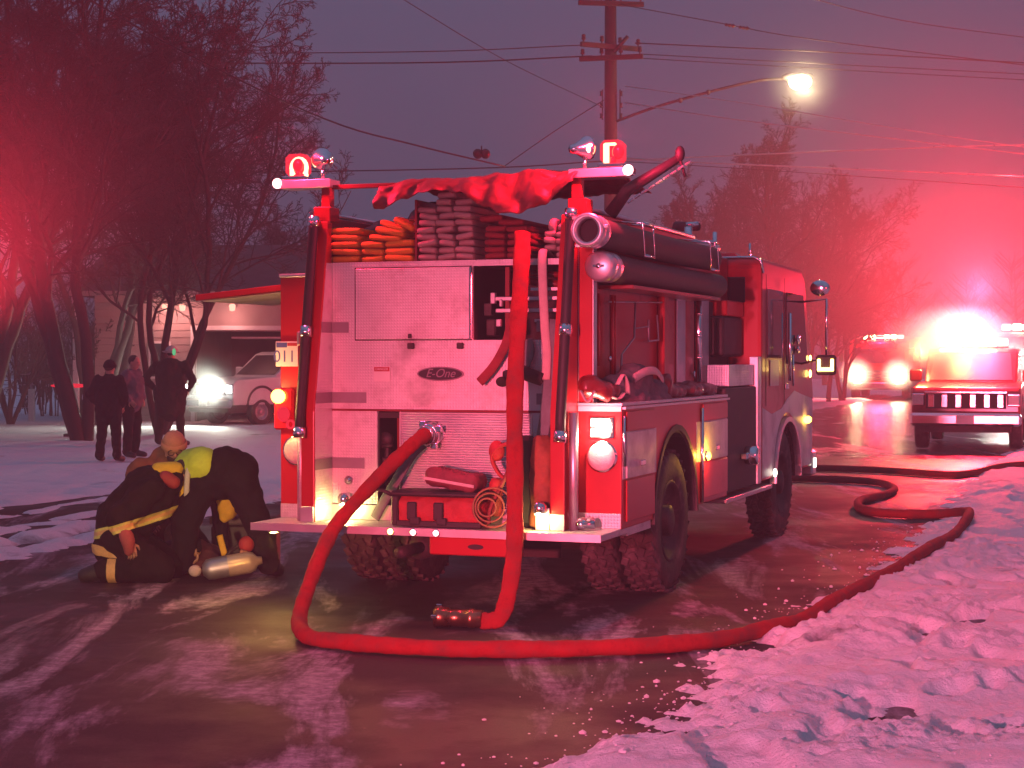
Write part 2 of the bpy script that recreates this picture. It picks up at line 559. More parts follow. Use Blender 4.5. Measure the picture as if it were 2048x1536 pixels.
# ------------------------------------------------------------------ ground
def road_material():
    m = bpy.data.materials.new('wet_asphalt_with_slush')
    m.use_nodes = True
    nt = m.node_tree
    b = nt.nodes['Principled BSDF']
    N, L = nt.nodes.new, nt.links.new
    tc = N('ShaderNodeTexCoord')
    mp = N('ShaderNodeMapping')
    mp.inputs['Rotation'].default_value = (0, 0, math.radians(28))
    mp.inputs['Scale'].default_value = (1.0, 0.22, 1)
    L(tc.outputs['Object'], mp.inputs[0])
    def noise(vec, sc, det=8, ro=0.65, dist=0.0):
        n = N('ShaderNodeTexNoise')
        n.inputs['Scale'].default_value = sc; n.inputs['Detail'].default_value = det
        n.inputs['Roughness'].default_value = ro; n.inputs['Distortion'].default_value = dist
        L(vec, n.inputs['Vector'])
        return n.outputs['Fac']
    def rng(f, a, b_, c=0.0, d=1.0):
        r = N('ShaderNodeMapRange')
        r.inputs[1].default_value = a; r.inputs[2].default_value = b_
        r.inputs[3].default_value = c; r.inputs[4].default_value = d
        L(f, r.inputs[0])
        return r.outputs[0]
    def mth(op, a, b_):
        n = N('ShaderNodeMath'); n.operation = op
        for i, q in enumerate((a, b_)):
            if isinstance(q, (int, float)): n.inputs[i].default_value = q
            else: L(q, n.inputs[i])
        return n.outputs[0]
    streak = rng(noise(mp.outputs[0], 1.3, 7, 0.66, 0.6), 0.51, 0.60)
    grain = rng(noise(tc.outputs['Object'], 9.0, 8, 0.8), 0.42, 0.60)
    film = mth('MULTIPLY', streak, rng(grain, 0, 1, 0.35, 1.0))
    speck = rng(noise(tc.outputs['Object'], 26.0, 4, 0.7), 0.66, 0.74)
    slush = mth('MINIMUM', mth('ADD', mth('MULTIPLY', film, 1.0), mth('MULTIPLY', speck, mth('ADD', mth('MULTIPLY', streak, .5), .12))), 1.0)
    base = N('ShaderNodeValToRGB')
    base.color_ramp.elements[0].color = (0.010, 0.008, 0.009, 1); base.color_ramp.elements[0].position = 0.3
    base.color_ramp.elements[1].color = (0.036, 0.028, 0.028, 1); base.color_ramp.elements[1].position = 0.72
    L(noise(tc.outputs['Object'], 40, 6, 0.8), base.inputs[0])
    mx = N('ShaderNodeMix'); mx.data_type = 'RGBA'
    L(slush, mx.inputs['Factor']); L(base.outputs[0], mx.inputs[6])
    mx.inputs[7].default_value = (0.40, 0.38, 0.43, 1)
    L(mx.outputs[2], b.inputs['Base Color'])
    wet = rng(noise(tc.outputs['Object'], 0.7, 5, 0.6), 0.4, 0.6, 0.48, 0.80)
    rr = N('ShaderNodeMix')
    L(slush, rr.inputs[0]); L(wet, rr.inputs[2]); rr.inputs[3].default_value = 0.85
    sp = N('ShaderNodeSeparateXYZ'); L(tc.outputs['Object'], sp.inputs[0])
    glaze = N('ShaderNodeMix')          # glazed, hosed-down ice farther up the street
    L(rng(sp.outputs[1], 20, 32, 0.0, 0.85), glaze.inputs[0]); L(rr.outputs[0], glaze.inputs[2]); glaze.inputs[3].default_value = 0.17
    L(glaze.outputs[0], b.inputs['Roughness'])
    b.inputs['Specular IOR Level'].default_value = 0.32
    bp = N('ShaderNodeBump'); bp.inputs['Strength'].default_value = 0.5; bp.inputs['Distance'].default_value = 0.012
    L(mth('ADD', noise(tc.outputs['Object'], 55, 6, 0.75), mth('MULTIPLY', slush, 0.9)), bp.inputs['Height'])
    L(bp.outputs[0], b.inputs['Normal'])
    return m


def snow_material():
    m = bpy.data.materials.new('trodden_snow')
    m.use_nodes = True
    nt = m.node_tree
    b = nt.nodes['Principled BSDF']
    N, L = nt.nodes.new, nt.links.new
    tc = N('ShaderNodeTexCoord')
    at = N('ShaderNodeAttribute'); at.attribute_name = 'dirt'
    n1 = N('ShaderNodeTexNoise'); n1.inputs['Scale'].default_value = 5; n1.inputs['Detail'].default_value = 8; n1.inputs['Roughness'].default_value = 0.75
    L(tc.outputs['Object'], n1.inputs['Vector'])
    ad = N('ShaderNodeMath'); ad.operation = 'ADD'
    L(n1.outputs['Fac'], ad.inputs[0]); L(at.outputs['Fac'], ad.inputs[1])
    r = N('ShaderNodeMapRange'); r.inputs[1].default_value = 0.78; r.inputs[2].default_value = 1.25
    L(ad.outputs[0], r.inputs[0])
    mx = N('ShaderNodeMix'); mx.data_type = 'RGBA'
    L(r.outputs[0], mx.inputs['Factor'])
    mx.inputs[6].default_value = (0.80, 0.80, 0.83, 1)
    mx.inputs[7].default_value = (0.10, 0.075, 0.07, 1)
    L(mx.outputs[2], b.inputs['Base Color'])
    b.inputs['Roughness'].default_value = 0.7
    b.inputs['Specular IOR Level'].default_value = 0.35
    n2 = N('ShaderNodeTexNoise'); n2.inputs['Scale'].default_value = 38; n2.inputs['Detail'].default_value = 6; n2.inputs['Roughness'].default_value = 0.7
    L(tc.outputs['Object'], n2.inputs['Vector'])
    bp = N('ShaderNodeBump'); bp.inputs['Strength'].default_value = 0.8; bp.inputs['Distance'].default_value = 0.03
    L(n2.outputs['Fac'], bp.inputs['Height']); L(bp.outputs[0], b.inputs['Normal'])
    return m


M_road = road_material()
M_snow = snow_material()

g = MB()
g.box(-110, 130, -25, 170, -0.4, -0.12)
g.build('ground', M_snow, kind='structure')
g = MB()
g.add([(-60, -20, 0), (80, -20, 0), (80, 120, 0), (-60, 120, 0)], [(0, 1, 2, 3)])
g.build('road', M_road, kind='structure')

XR_Y = [-20, 5, 6.3, 7.27, 7.61, 8.02, 8.86, 10.06, 11.1, 12.25, 13.2, 14.85, 17.48, 20.15, 25.85, 31.3, 40, 55, 80, 120]
XR_X = [-2.6, -1.6, -0.5, 0.12, 0.36, 0.62, 0.92, 1.25, 1.7, 2.19, 2.55, 3.21, 4.13, 4.99, 6.75, 8.75, 12.4, 18.5, 28, 44]
XL_Y = [-20, 5, 8, 11, 15, 16.3, 20.5, 24, 30, 48, 75, 120]
XL_X = [-8, -6.6, -6.2, -5.4, -4.3, -3.75, -2.95, -2.0, 0.0, 6.5, 15.5, 31]


def snow_height(x, y, with_dirt=False):
    x = np.asarray(x, float); y = np.asarray(y, float)
    xr = np.interp(y, XR_Y, XR_X); xl = np.interp(y, XL_Y, XL_X)
    wob = 0.17 * fbm2(x * 1.6, y * 1.6, 5, 21, .62) + 0.10 * fbm2(x * 5.5, y * 5.5, 3, 23, .65) * np.clip((26 - y) / 12, 0.1, 1)
    mr = (x - xr) * 0.82 + wob
    ml = (xl - x) * 0.9 + wob
    m = np.maximum(mr, ml)
    sm = lambda a, b, t: np.clip((t - a) / (b - a), 0, 1) ** 2 * (3 - 2 * np.clip((t - a) / (b - a), 0, 1))
    edge = sm(-0.06, 0.5, m)
    right = mr > ml
    bank = np.where(right, np.where(y < 12, 0.055, 0.04) * np.exp(-((m - 0.42) / 0.34) ** 2), 0.05 * np.exp(-((m - 0.5) / 0.4) ** 2))
    h = edge * 0.055 + bank
    big = 0.05 * fbm2(x * 0.9 + 3, y * 0.9, 3, 31)
    near = np.clip((30 - y) / 17, 0.22, 1)
    # trodden hollows: a few soft steps and scrapes
    foot = fbm2(x * 2.6, y * 1.7, 2, 41)
    hollow = -0.07 * sm(0.18, 0.55, foot)
    lump = np.clip(np.abs(fbm2(x * 6, y * 6, 3, 51, .6)), 0, .9) * 0.034
    calm = np.clip(fbm2(x * .8, y * .8, 2, 57) * 1.6 + .55, .12, 1.25)
    lump = lump * calm
    fine = fbm2(x * 21, y * 21, 3, 61, .65) * 0.012 * np.clip(calm + .2, 0, 1)
    prints = np.zeros_like(x)
    pr = np.random.default_rng(19)
    for i in range(46):
        u = i % 23
        cy_ = 8.2 + u * .62 + pr.normal(0, .06)
        cx_ = np.interp(cy_, XR_Y, XR_X) + (1.0 if i < 23 else 2.3) + .13 * (1 if u % 2 else -1) + pr.normal(0, .08) + .25 * math.sin(u * .5)
        an = -.45 + pr.normal(0, .15)
        dx_ = (x - cx_); dy_ = (y - cy_)
        a_ = (dx_ * math.cos(an) + dy_ * math.sin(an)) / .075; b_ = (-dx_ * math.sin(an) + dy_ * math.cos(an)) / .17
        q_ = a_ * a_ + b_ * b_
        prints += np.exp(-q_ * q_) - .35 * np.exp(-((np.sqrt(q_) - 1.45) / .35) ** 2)
    h = h + sm(0.0, 0.6, m) * near * (big + hollow) + sm(-0.1, 0.25, m) * near * lump + edge * near * fine - edge * 0.05 * np.clip(prints, -.4, 1)
    # wheel ruts in the left verge, running with the road
    t = (x - xl)
    rut = np.zeros_like(x)
    for c, w in ((-0.5, .22), (-1.15, .2), (-1.9, .25), (-2.5, .2)):
        rut += np.exp(-((t - c - 0.15 * fbm2(x * .6, y * .6, 2, 71)) / w) ** 2)
    rutm = np.where(right, 0, rut) * np.clip((23 - y) / 2.5, 0, 1)
    h = h - 0.11 * rutm * edge
    h = np.where(m < -0.06, -0.06, h - 0.02 * (1 - edge))
    if not with_dirt:
        return h
    dirt = 0.42 * rutm + 0.10 * np.clip((0.25 - m) / 0.4, 0, 1) + 0.22 * np.clip(-hollow * 14 - .15, 0, 1)
    dirt += 0.34 * np.clip(fbm2(x * .9 + .5 * y, y * 1.5 - .4 * x, 4, 81) - 0.22, 0, 1) * 1.8
    return h, dirt


def snow_grid():
    def graded(segs):
        out = []
        for a, b, s in segs:
            out.append(np.arange(a, b, s))
        out.append([segs[-1][1]])
        return np.concatenate(out)
    xs = graded([(-60, -25, 1.2), (-25, -10, 0.22), (-10, -3, 0.10), (-3, 0, 0.035), (0, 4.5, 0.022), (4.5, 9, 0.06), (9, 20, 0.25), (20, 80, 1.5)])
    ys = graded([(-20, 5, 1.0), (5, 7, 0.08), (7, 11, 0.026), (11, 16, 0.042), (16, 24, 0.075), (24, 40, 0.18), (40, 60, 0.6), (60, 120, 2)])
    X, Y = np.meshgrid(xs, ys)
    h, dirt = snow_height(X.ravel(), Y.ravel(), True)
    co = np.stack([X.ravel(), Y.ravel(), h], 1)
    nx, ny = len(xs), len(ys)
    i = np.arange(nx * ny).reshape(ny, nx)
    q = np.stack([i[:-1, :-1], i[:-1, 1:], i[1:, 1:], i[1:, :-1]], -1).reshape(-1, 4)
    keep = (h[q] > -0.055).any(1)
    q = q[keep]
    used = np.zeros(nx * ny, bool); used[q.ravel()] = True
    remap = np.cumsum(used) - 1
    co = co[used]; dirt = dirt[used]; q = remap[q]
    me = bpy.data.meshes.new('snow')
    me.vertices.add(len(co)); me.vertices.foreach_set('co', co.ravel())
    me.loops.add(q.size); me.loops.foreach_set('vertex_index', q.ravel().astype(np.int32))
    me.polygons.add(len(q)); me.polygons.foreach_set('loop_start', np.arange(0, q.size, 4, dtype=np.int32))
    me.polygons.foreach_set('loop_total', np.full(len(q), 4, np.int32))
    me.polygons.foreach_set('use_smooth', np.ones(len(q), bool))
    me.update(calc_edges=True)
    a = me.attributes.new('dirt', 'FLOAT', 'POINT')
    a.data.foreach_set('value', dirt.astype(np.float32))
    me.materials.append(M_snow)
    o = bpy.data.objects.new('snow', me)
    link(o)
    tag(o, kind='structure')
    print('snow quads', len(q))


snow_grid()


def zsnow(x, y):
    return max(0.0, float(snow_height(np.array([x]), np.array([y]))[0]))


def snow_clods():
    """loose crumbs of snow thrown along the road edge"""
    mb = MB()
    r = np.random.default_rng(5)
    ico_v = [(0, 0, 1), (.9, 0, .3), (.28, .85, .35), (-.72, .52, .3), (-.72, -.52, .3), (.28, -.85, .35), (.7, .5, -.4), (-.3, .8, -.4), (-.85, 0, -.4), (-.3, -.8, -.4), (.7, -.5, -.4)]
    ico_f = [(0, 1, 2), (0, 2, 3), (0, 3, 4), (0, 4, 5), (0, 5, 1), (1, 6, 2), (2, 6, 7), (2, 7, 3), (3, 7, 8), (3, 8, 4), (4, 8, 9), (4, 9, 5), (5, 9, 10), (5, 10, 1), (1, 10, 6)]
    n = 0
    while n < 800:
        y = 7 + 11 * r.random() ** 1.6
        xr = np.interp(y, XR_Y, XR_X)
        x = xr + r.normal(-0.05, 0.26)
        if r.random() < 0.25:
            x = xr + r.uniform(0, 4)
        s = 0.004 + 0.014 * r.random() ** 4
        z = max(0, zsnow(x, y)) + s * 0.4
        a = r.random() * 6.28
        S = Matrix.Translation((x, y, z)) @ Matrix.Rotation(a, 4, 'Z') @ Matrix.Diagonal((s * r.uniform(.7, 1.4), s * r.uniform(.7, 1.3), s * r.uniform(.5, .9), 1))
        mb.add(ico_v, ico_f, False, 0, S)
        n += 1
    mb.build('snow_clods', M_snow, label='loose crumbs of snow scattered along the ploughed road edge', cat='snow', kind='stuff')


snow_clods()

# haze: thin frozen smoke and exhaust lit by the lamps
HAZE = 0.0036
hz = MB()
hz.box(-120, 140, -30, 180, -1.2, 19.0)
mh = bpy.data.materials.new('haze')
mh.use_nodes = True
nt = mh.node_tree
nt.nodes.clear()
o_ = nt.nodes.new('ShaderNodeOutputMaterial')
pv = nt.nodes.new('ShaderNodeVolumePrincipled')
pv.inputs['Color'].default_value = (0.92, 0.92, 0.95, 1)
pv.inputs['Density'].default_value = HAZE
nt.links.new(pv.outputs[0], o_.inputs['Volume'])
hzo = hz.build('haze', mh, kind='stuff')

# ------------------------------------------------------------------ the fire engine
YAW = math.radians(-20)
TC = Vector((-0.61, 11.476, 0))
TM = Matrix.Translation(TC) @ Matrix.Rotation(YAW, 4, 'Z')


def tw(x, y, z):
    return TM @ Vector((x, y, z))


def lthing(name, label, cat, base, group=None):
    """a thing that rests on the engine: an Empty at its base; its parts use MB(off=base)"""
    return empty(name, tw(*base), YAW, label, cat, group)


E_ = empty('fire_engine', TC, YAW, 'large red pumper fire engine seen from behind with silver rear panel and lit beacons', 'fire engine')


def part(name, mat_, fn, parent=None, **k):
    mb = MB()
    fn(mb)
    return mb.build(name, mat_, E_ if parent is None else parent, **k)


def text_mesh(name, body, size, mat_, parent, loc, rot=(math.radians(90), 0, 0), depth=0.002, shear=0.0):
    c = bpy.data.curves.new(name, 'FONT')
    c.body = body
    c.size = size
    c.extrude = depth
    c.align_x = 'CENTER'
    c.align_y = 'CENTER'
    c.shear = shear
    o = bpy.data.objects.new(name, c)
    COL.objects.link(o)
    dg = bpy.context.evaluated_depsgraph_get()
    dg.update()
    me = bpy.data.meshes.new_from_object(o.evaluated_get(dg))
    bpy.data.objects.remove(o)
    me.materials.clear()
    me.materials.append(mat_)
    t = bpy.data.objects.new(name, me)
    t.location = loc
    t.rotation_euler = rot
    return link(t, parent)


# --- rear step
part('rear_step', M_plate, lambda m: m.box(-1.245, 1.245, 0.006, 0.62, 0.547, 0.592, .004))
part('step_edge', M_alu, lambda m: m.box(-1.246, 1.246, 0.0, 0.004, 0.543, 0.594))
part('step_side', M_plate, lambda m: m.box(1.18, 1.24, 0.62, 1.2, 0.53, 0.592))

# --- side compartments with wheel arches
def arch(y0, y1, zb, zt, yc, r, zc=0.55):
    pts = [(y0, zb)]
    a0 = math.asin((zb - zc) / r) if abs(zb - zc) < r else 0
    for i in range(13):
        a = math.pi - a0 - (math.pi - 2 * a0) * i / 12
        pts.append((yc + r * math.cos(a), zc + r * 1.07 * math.sin(a)))
    pts += [(y1, zb), (y1, zt), (y0, zt)]
    return pts


part('side_compartment', M_red, lambda m: m.prism(arch(.45, 3.5, .585, 1.395, 1.86, .60), 'x', .952, 1.25), bevel=.008)
part('side_compartment', M_red, lambda m: m.prism(arch(.45, 3.5, .585, 2.28, 1.86, .60), 'x', -1.25, -.952), bevel=.008)
def arch_lip(m, x0, x1, yc=1.86, r=.60, zb=.585, k=1.07, w=.035):
    n = 16
    for i in range(n):
        a, b = math.pi * i / n, math.pi * (i + 1) / n
        q = []
        for t in (a, b):
            q.append([(yc + rr * math.cos(t), .55 + rr * k * math.sin(t)) for rr in (r - .004, r + w)])
        m.prism([q[0][0], q[1][0], q[1][1], q[0][1]], 'x', x0, x1)
part('arch_trim', M_chassis, lambda m: arch_lip(m, 1.20, 1.262))
part('arch_liner', M_dark, lambda m: arch_lip(m, .96, 1.246, r=.586, w=.012))
part('arch_liner', M_dark, lambda m: arch_lip(m, .96, 1.19, 6.17, .584, .6, .92, .012))
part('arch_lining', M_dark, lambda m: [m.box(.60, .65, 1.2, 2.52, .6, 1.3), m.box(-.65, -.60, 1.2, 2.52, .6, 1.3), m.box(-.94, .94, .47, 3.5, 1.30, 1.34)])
part('compartment_cap', M_alu, lambda m: m.box(.945, 1.258, .442, 3.5, 1.397, 1.418, .003))
part('compartment_cap', M_alu, lambda m: m.box(-1.258, -.948, .442, 3.5, 2.282, 2.305, .003))
part('compartment_lip', M_alu, lambda m: m.box(.952, 1.25, .440, .4455, 1.362, 1.396))
part('stripe', M_white, lambda m: [m.box(1.2505, 1.2535, .47, 1.30, .915, 1.225), m.box(1.2505, 1.2535, 2.46, 3.49, .915, 1.225)])
for (a, b) in ((.53, 1.22), (2.64, 3.46)):
    d = part('compartment_door', M_red, lambda m: m.box(1.254, 1.266, a, b, .63, .905, .003))
    part('door_upper', M_white, lambda m: m.box(1.2545, 1.2665, a, b, .918, 1.22, .003), d)
    part('door_top', M_red, lambda m: m.box(1.254, 1.266, a, b, 1.233, 1.36, .003), d)
    part('handle', M_chrome, lambda m: [m.box(1.267, 1.285, (a + b) / 2 - .05, (a + b) / 2 + .05, .985, 1.025, .006)], d)
part('door_trim', M_chrome, lambda m: m.tube([(1.262, 2.606, .60), (1.262, 2.606, 1.33)], .014, 8))
part('door_trim', M_chrome, lambda m: m.tube([(1.262, .47, 1.0), (1.262, .47, 1.33)], .010, 8))
part('drip_rail', M_alu, lambda m: m.box(1.252, 1.275, .46, 3.5, 1.376, 1.392))
# lit amber side marker
mk = part('side_marker', M_chrome, lambda m: m.lathe([(0, 0), (.04, 0), (.04, .012), (.03, .02), (0, .02)], (1.266, 2.70, .955), (1, 0, 0), 14))
part('lens', E_amber, lambda m: m.ball((1.29, 2.70, .955), (.018, .032, .032)), mk)
lamp('marker_bulb', (1.36, 2.68, .955), 7, (1, .45, .05), .02, E_)

# --- upper body round the hose bed
part('upper_side', M_red, lambda m: m.box(.90, .95, .47, 3.6, 1.42, 2.70, .004))
part('upper_side', M_red, lambda m: m.box(-.95, -.90, .47, 3.6, 2.30, 2.70, .004))
part('upper_front', M_darkred, lambda m: m.box(-.9, .9, 3.55, 3.6, 1.42, 2.70))
part('hose_bed_floor', M_dark, lambda m: m.box(-.9, .9, .49, 3.55, 2.35, 2.378))
part('hose_bed_divider', M_darkred, lambda m: [m.box(-.243, -.228, .50, 3.4, 2.379, 2.80), m.box(.262, .272, .6, 3.4, 2.379, 2.62)])
part('top_rail', M_alu, lambda m: [m.tube([(.94, .55, 2.72), (.94, 3.6, 2.72)], .018, 8), m.tube([(-.94, .55, 2.72), (-.94, 3.6, 2.72)], .018, 8)])
part('corner_post', M_red, lambda m: [m.box(.952, 1.05, .452, .54, 1.42, 2.66, .006)])
part('corner_edge', M_alu, lambda m: [m.box(1.051, 1.056, .449, .53, 1.42, 2.66), m.box(.951, .956, .446, .4515, 1.42, 2.66)])

# --- rear face: tread plate panels
def rear_upper(m):
    m.box(-.90, .205, .45, .47, 1.362, 2.376)
    m.box(.83, .90, .45, .47, 1.362, 2.376)
    m.box(.205, .83, .45, .47, 2.335, 2.376)
    m.box(.205, .83, .45, .47, 1.362, 1.835)
part('rear_panel', M_plate, rear_upper)
part('panel_seam', M_darkred, lambda m: m.box(-.90, .90, .444, .468, 1.347, 1.361))
dr = part('locker_door', M_plate, lambda m: m.box(-.664, .19, .436, .449, 1.842, 2.33, .004))
part('door_edge', M_chrome, lambda m: m.box(.183, .203, .428, .449, 1.842, 2.33, .004), dr)
part('door_gap', M_dark, lambda m: [m.box(-.672, -.665, .4475, .4495, 1.835, 2.337), m.box(-.672, .2, .4475, .4495, 1.834, 1.841), m.box(-.672, .2, .4475, .4495, 2.331, 2.338)], dr)
part('catch', M_black, lambda m: m.box(-.272, -.222, .428, .449, 1.775, 1.818, .006), dr)
part('catch', M_black, lambda m: m.box(.092, .140, .428, .449, 1.775, 1.818, .006), dr)
part('knob', M_black, lambda m: m.box(-.262, -.238, .418, .4355, 1.848, 1.88, .004), dr)
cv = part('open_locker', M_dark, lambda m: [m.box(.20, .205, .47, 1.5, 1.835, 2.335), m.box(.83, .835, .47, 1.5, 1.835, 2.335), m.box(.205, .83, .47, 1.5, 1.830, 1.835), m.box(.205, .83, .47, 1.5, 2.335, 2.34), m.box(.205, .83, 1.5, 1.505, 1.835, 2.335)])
part('ladder_rail', M_alu, lambda m: [m.box(.34, .80, .52, .545, z, z + .028, .004) for z in (2.10, 2.02)] + [m.box(.60, .825, .50, .52, 2.165, 2.185)], cv)
part('ladder_rail', M_alu, lambda m: [m.box(.62, .69, .52, .54, 1.955, 1.975), m.box(.66, .82, .56, .58, 1.90, 1.91), m.box(.66, .82, .56, .58, 1.93, 1.938)], cv)
part('bracket', M_alu, lambda m: [m.box(.31, .345, .50, .54, 2.08, 2.155, .004), m.box(.375, .395, .50, .53, 2.06, 2.11, .003), m.box(.355, .39, .49, .52, 1.925, 1.975, .004)], cv)
part('gauge_box', M_chassis, lambda m: [m.box(.245, .30, .55, .6, 2.0, 2.085, .004), m.box(.24, .31, .6, .7, 1.86, 1.98, .01)], cv)
part('red_tool', M_darkred, lambda m: [m.tube([(.52, .6, 2.24), (.83, .58, 2.2)], .028, 8), m.tube([(.50, .6, 2.29), (.82, .6, 2.27)], .022, 8), m.box(.40, .43, .55, .58, 1.84, 2.33)], cv)
# notice and maker's badge
ns = part('notice', M_sign, lambda m: m.box(-.528, -.405, .444, .4495, 1.552, 1.655))
part('heading', M_signred, lambda m: m.box(-.524, -.409, .4425, .4438, 1.622, 1.652), ns)
text_mesh('lettering', 'DANGER', .024, M_sign, ns, (-.4665, .4422, 1.637), depth=.0004)
def oval(m, rx, rz, y0, y1):
    m.prism([(rx * math.cos(2 * math.pi * i / 36) - .03, rz * math.sin(2 * math.pi * i / 36) + 1.606) for i in range(36)], 'y', y0, y1)
bd = part('maker_badge', M_badgeline, lambda m: oval(m, .172, .049, .440, .4495))
part('badge_face', M_badge, lambda m: oval(m, .161, .041, .437, .4395), bd)
text_mesh('script', 'E-One', .082, M_badgeline, bd, (-.03, .4365, 1.608), depth=.0006, shear=.35)

# --- lower rear face
part('lower_panel', M_plate, lambda m: m.box(-.90, -.502, .45, .47, .705, 1.346))
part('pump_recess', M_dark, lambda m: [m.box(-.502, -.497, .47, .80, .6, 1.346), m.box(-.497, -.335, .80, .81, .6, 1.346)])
part('recess_wall', M_darkred, lambda m: m.box(-.42, -.335, .60, .62, .70, 1.346))
part('recess_valve', M_black, lambda m: [m.lathe([(0, -.02), (.05, -.02), (.055, 0), (.05, .02), (0, .02)], (-.47, .52, 1.15), (0, 1, 0), 12), m.tube([(-.47, .53, 1.2), (-.46, .53, 1.08), (-.47, .53, .92), (-.45, .55, .75)], .022, 8), m.tube([(-.49, .50, 1.10), (-.41, .50, 1.11)], .014, 6), m.box(-.495, -.43, .5, .6, .95, 1.03, .01)])
def rollup(m):
    n = 38
    z0, z1 = .70, 1.346
    v, f = [], []
    for i in range(n * 3 + 1):
        z = z0 + (z1 - z0) * i / (n * 3)
        y = .462 - .0055 * (math.sin(math.pi * ((i % 3) / 3.0)) ** .7 if i % 3 else 0)
        v += [(-.325, y, z), (.62, y, z)]
    for i in range(n * 3):
        f.append((2 * i, 2 * i + 1, 2 * i + 3, 2 * i + 2))
    m.add(v, f)
ru = part('rollup_door', M_alu, rollup)
part('door_frame', M_alu, lambda m: [m.box(-.337, -.325, .444, .47, .70, 1.346, .003), m.box(.62, .632, .444, .47, .70, 1.346, .003)], ru)
part('lower_panel', M_plate, lambda m: m.box(.632, .90, .45, .47, .705, 1.346))
part('kick_plate', M_alu, lambda m: m.box(-.90, .90, .438, .458, .594, .70, .003))
part('outlet_cap', M_chrome, lambda m: m.lathe([(0, 0), (.022, 0), (.03, .012), (0, .02)], (-.72, .45, .865), (0, -1, 0), 14))
oc = part('pump_outlet', M_chrome, lambda m: m.lathe([(.055, 0), (.078, 0), (.078, .05), (.068, .055), (.068, .10), (.076, .105), (.076, .125), (.056, .13), (.05, .06)], (-.08, .46, 1.205), (0, -1, -.1), 22))
for a in (0.5, 2.1, 3.7, 5.2):
    part('coupling_lug', M_chrome, lambda m: m.box(-.02, .02, -.02, .02, -.02, .02, .004, Matrix.Translation((-.08 + .083 * math.cos(a), .355, 1.195 + .083 * math.sin(a)))), oc)

# --- wings (beaver tail) with sloping rails
for sx in (-1, 1):
    x0, x1 = (.85, .948) if sx > 0 else (-.948, -.85)
    part('tail_wing', M_red, lambda m: m.prism([(.452, .594), (.452, 2.66), (.40, 2.66), (.17, 1.35), (.17, .594)], 'x', x0, x1), bevel=.006)
    xi = .847 if sx > 0 else -.847
    part('wing_lining', M_plate, lambda m: m.prism([(.449, .596), (.449, 2.372), (.365, 2.372), (.185, 1.345), (.185, .596)], 'x', xi, xi + .0025 * (1 if sx > 0 else -1)))
    xr = sx * .935
    gr = part('grab_rail', M_black, lambda m: m.tube([(xr, .335, 2.66), (xr, .335, 2.58), (xr, .13, 1.33), (xr, .12, 1.20)], .034, 10))
    for (yy, zz) in ((.345, 2.655), (.222, 1.895), (.118, 1.205)):
        part('rail_bracket', M_chrome, lambda m: [m.lathe([(0, -.035), (.042, -.035), (.042, .035), (0, .035)], (xr, yy, zz), (0, -.17, -1), 12), m.box(xr - .02, xr + .02, yy, yy + .10, zz - .02, zz + .02, .004)], gr)
    part('corner_channel', M_alu if sx > 0 else M_plate, lambda m: m.tube([(sx * .985, .25, .594), (sx * .985, .25, 1.36)], .030, 10))
    part('wing_foot', M_alu, lambda m: m.box(sx * .853, sx * .95, .160, .169, .594, .70, .002))
    part('foot_plate', M_plate, lambda m: m.box(sx * .955, sx * 1.248, .443, .449, .592, .69, .002))
# grey reflective tape over wing and panel
for z, xe in ((1.926, -.72), (1.44, -.585), (.985, -.60)):
    ys = .17 + (.23 * (z - 1.35) / 1.31 if z > 1.35 else 0) + .01
    part('reflective_tape', M_band, lambda m: [m.box(-.8468, -.8452, ys, .449, z - .037, z + .037), m.box(-.845, xe, .4465, .4497, z - .037, z + .037)])
for z in (1.926, 1.44):
    part('reflective_tape', M_band, lambda m: m.box(.66, .8465, .4465, .4497, z - .037, z + .037))

# --- rear lamps
tl = part('tail_lamp', M_chrome, lambda m: m.box(1.035, 1.20, .432, .4485, 1.185, 1.325, .006))
for z in (1.222, 1.288):
    part('lens', E_tail, lambda m: m.box(1.045, 1.175, .420, .4315, z - .028, z + .028, .01), tl)
lamp('tail_bulb', (1.11, .36, 1.255), 14, (1, .55, .40), .05, E_)
rl = part('reversing_lamp', M_chrome, lambda m: m.lathe([(.085, 0), (.108, 0), (.108, .012), (.10, .022), (.085, .022)], (1.118, .449, 1.065), (0, -1, 0), 26))
part('lens', M_lens_clear, lambda m: m.lathe([(.098, .004), (.094, .026), (.07, .038), (.035, .046), (0, .048)], (1.118, .449, 1.065), (0, -1, 0), 26), rl)
rl2 = part('reversing_lamp', M_chrome, lambda m: m.lathe([(.085, 0), (.108, 0), (.108, .012), (.10, .022), (.085, .022)], (-1.118, .449, 1.065), (0, -1, 0), 26))
part('lens', M_lens_clear, lambda m: m.lathe([(.098, .004), (.094, .026), (.07, .038), (.035, .046), (0, .048)], (-1.118, .449, 1.065), (0, -1, 0), 26), rl2)
al = part('amber_lamp', M_lens_red, lambda m: m.box(-1.285, -1.13, .405, .449, 1.21, 1.50, .015))
part('lens', E_amber, lambda m: m.ball((-1.235, .385, 1.445), (.055, .03, .05)), al)
part('red_lens', E_redlow, lambda m: [m.ball((-1.20, .395, 1.32), (.05, .03, .055)), m.lathe([(.02, 0), (.035, 0), (.035, .02), (.02, .02)], (-1.14, .40, 1.25), (0, -1, 0), 12)], al)
lamp('amber_bulb', (-1.40, .20, 1.44), 20, (1, .50, .16), .04, E_)
part('side_red_lamp', E_barred, lambda m: m.box(-1.275, -1.25, .50, .57, .77, .81, .006))
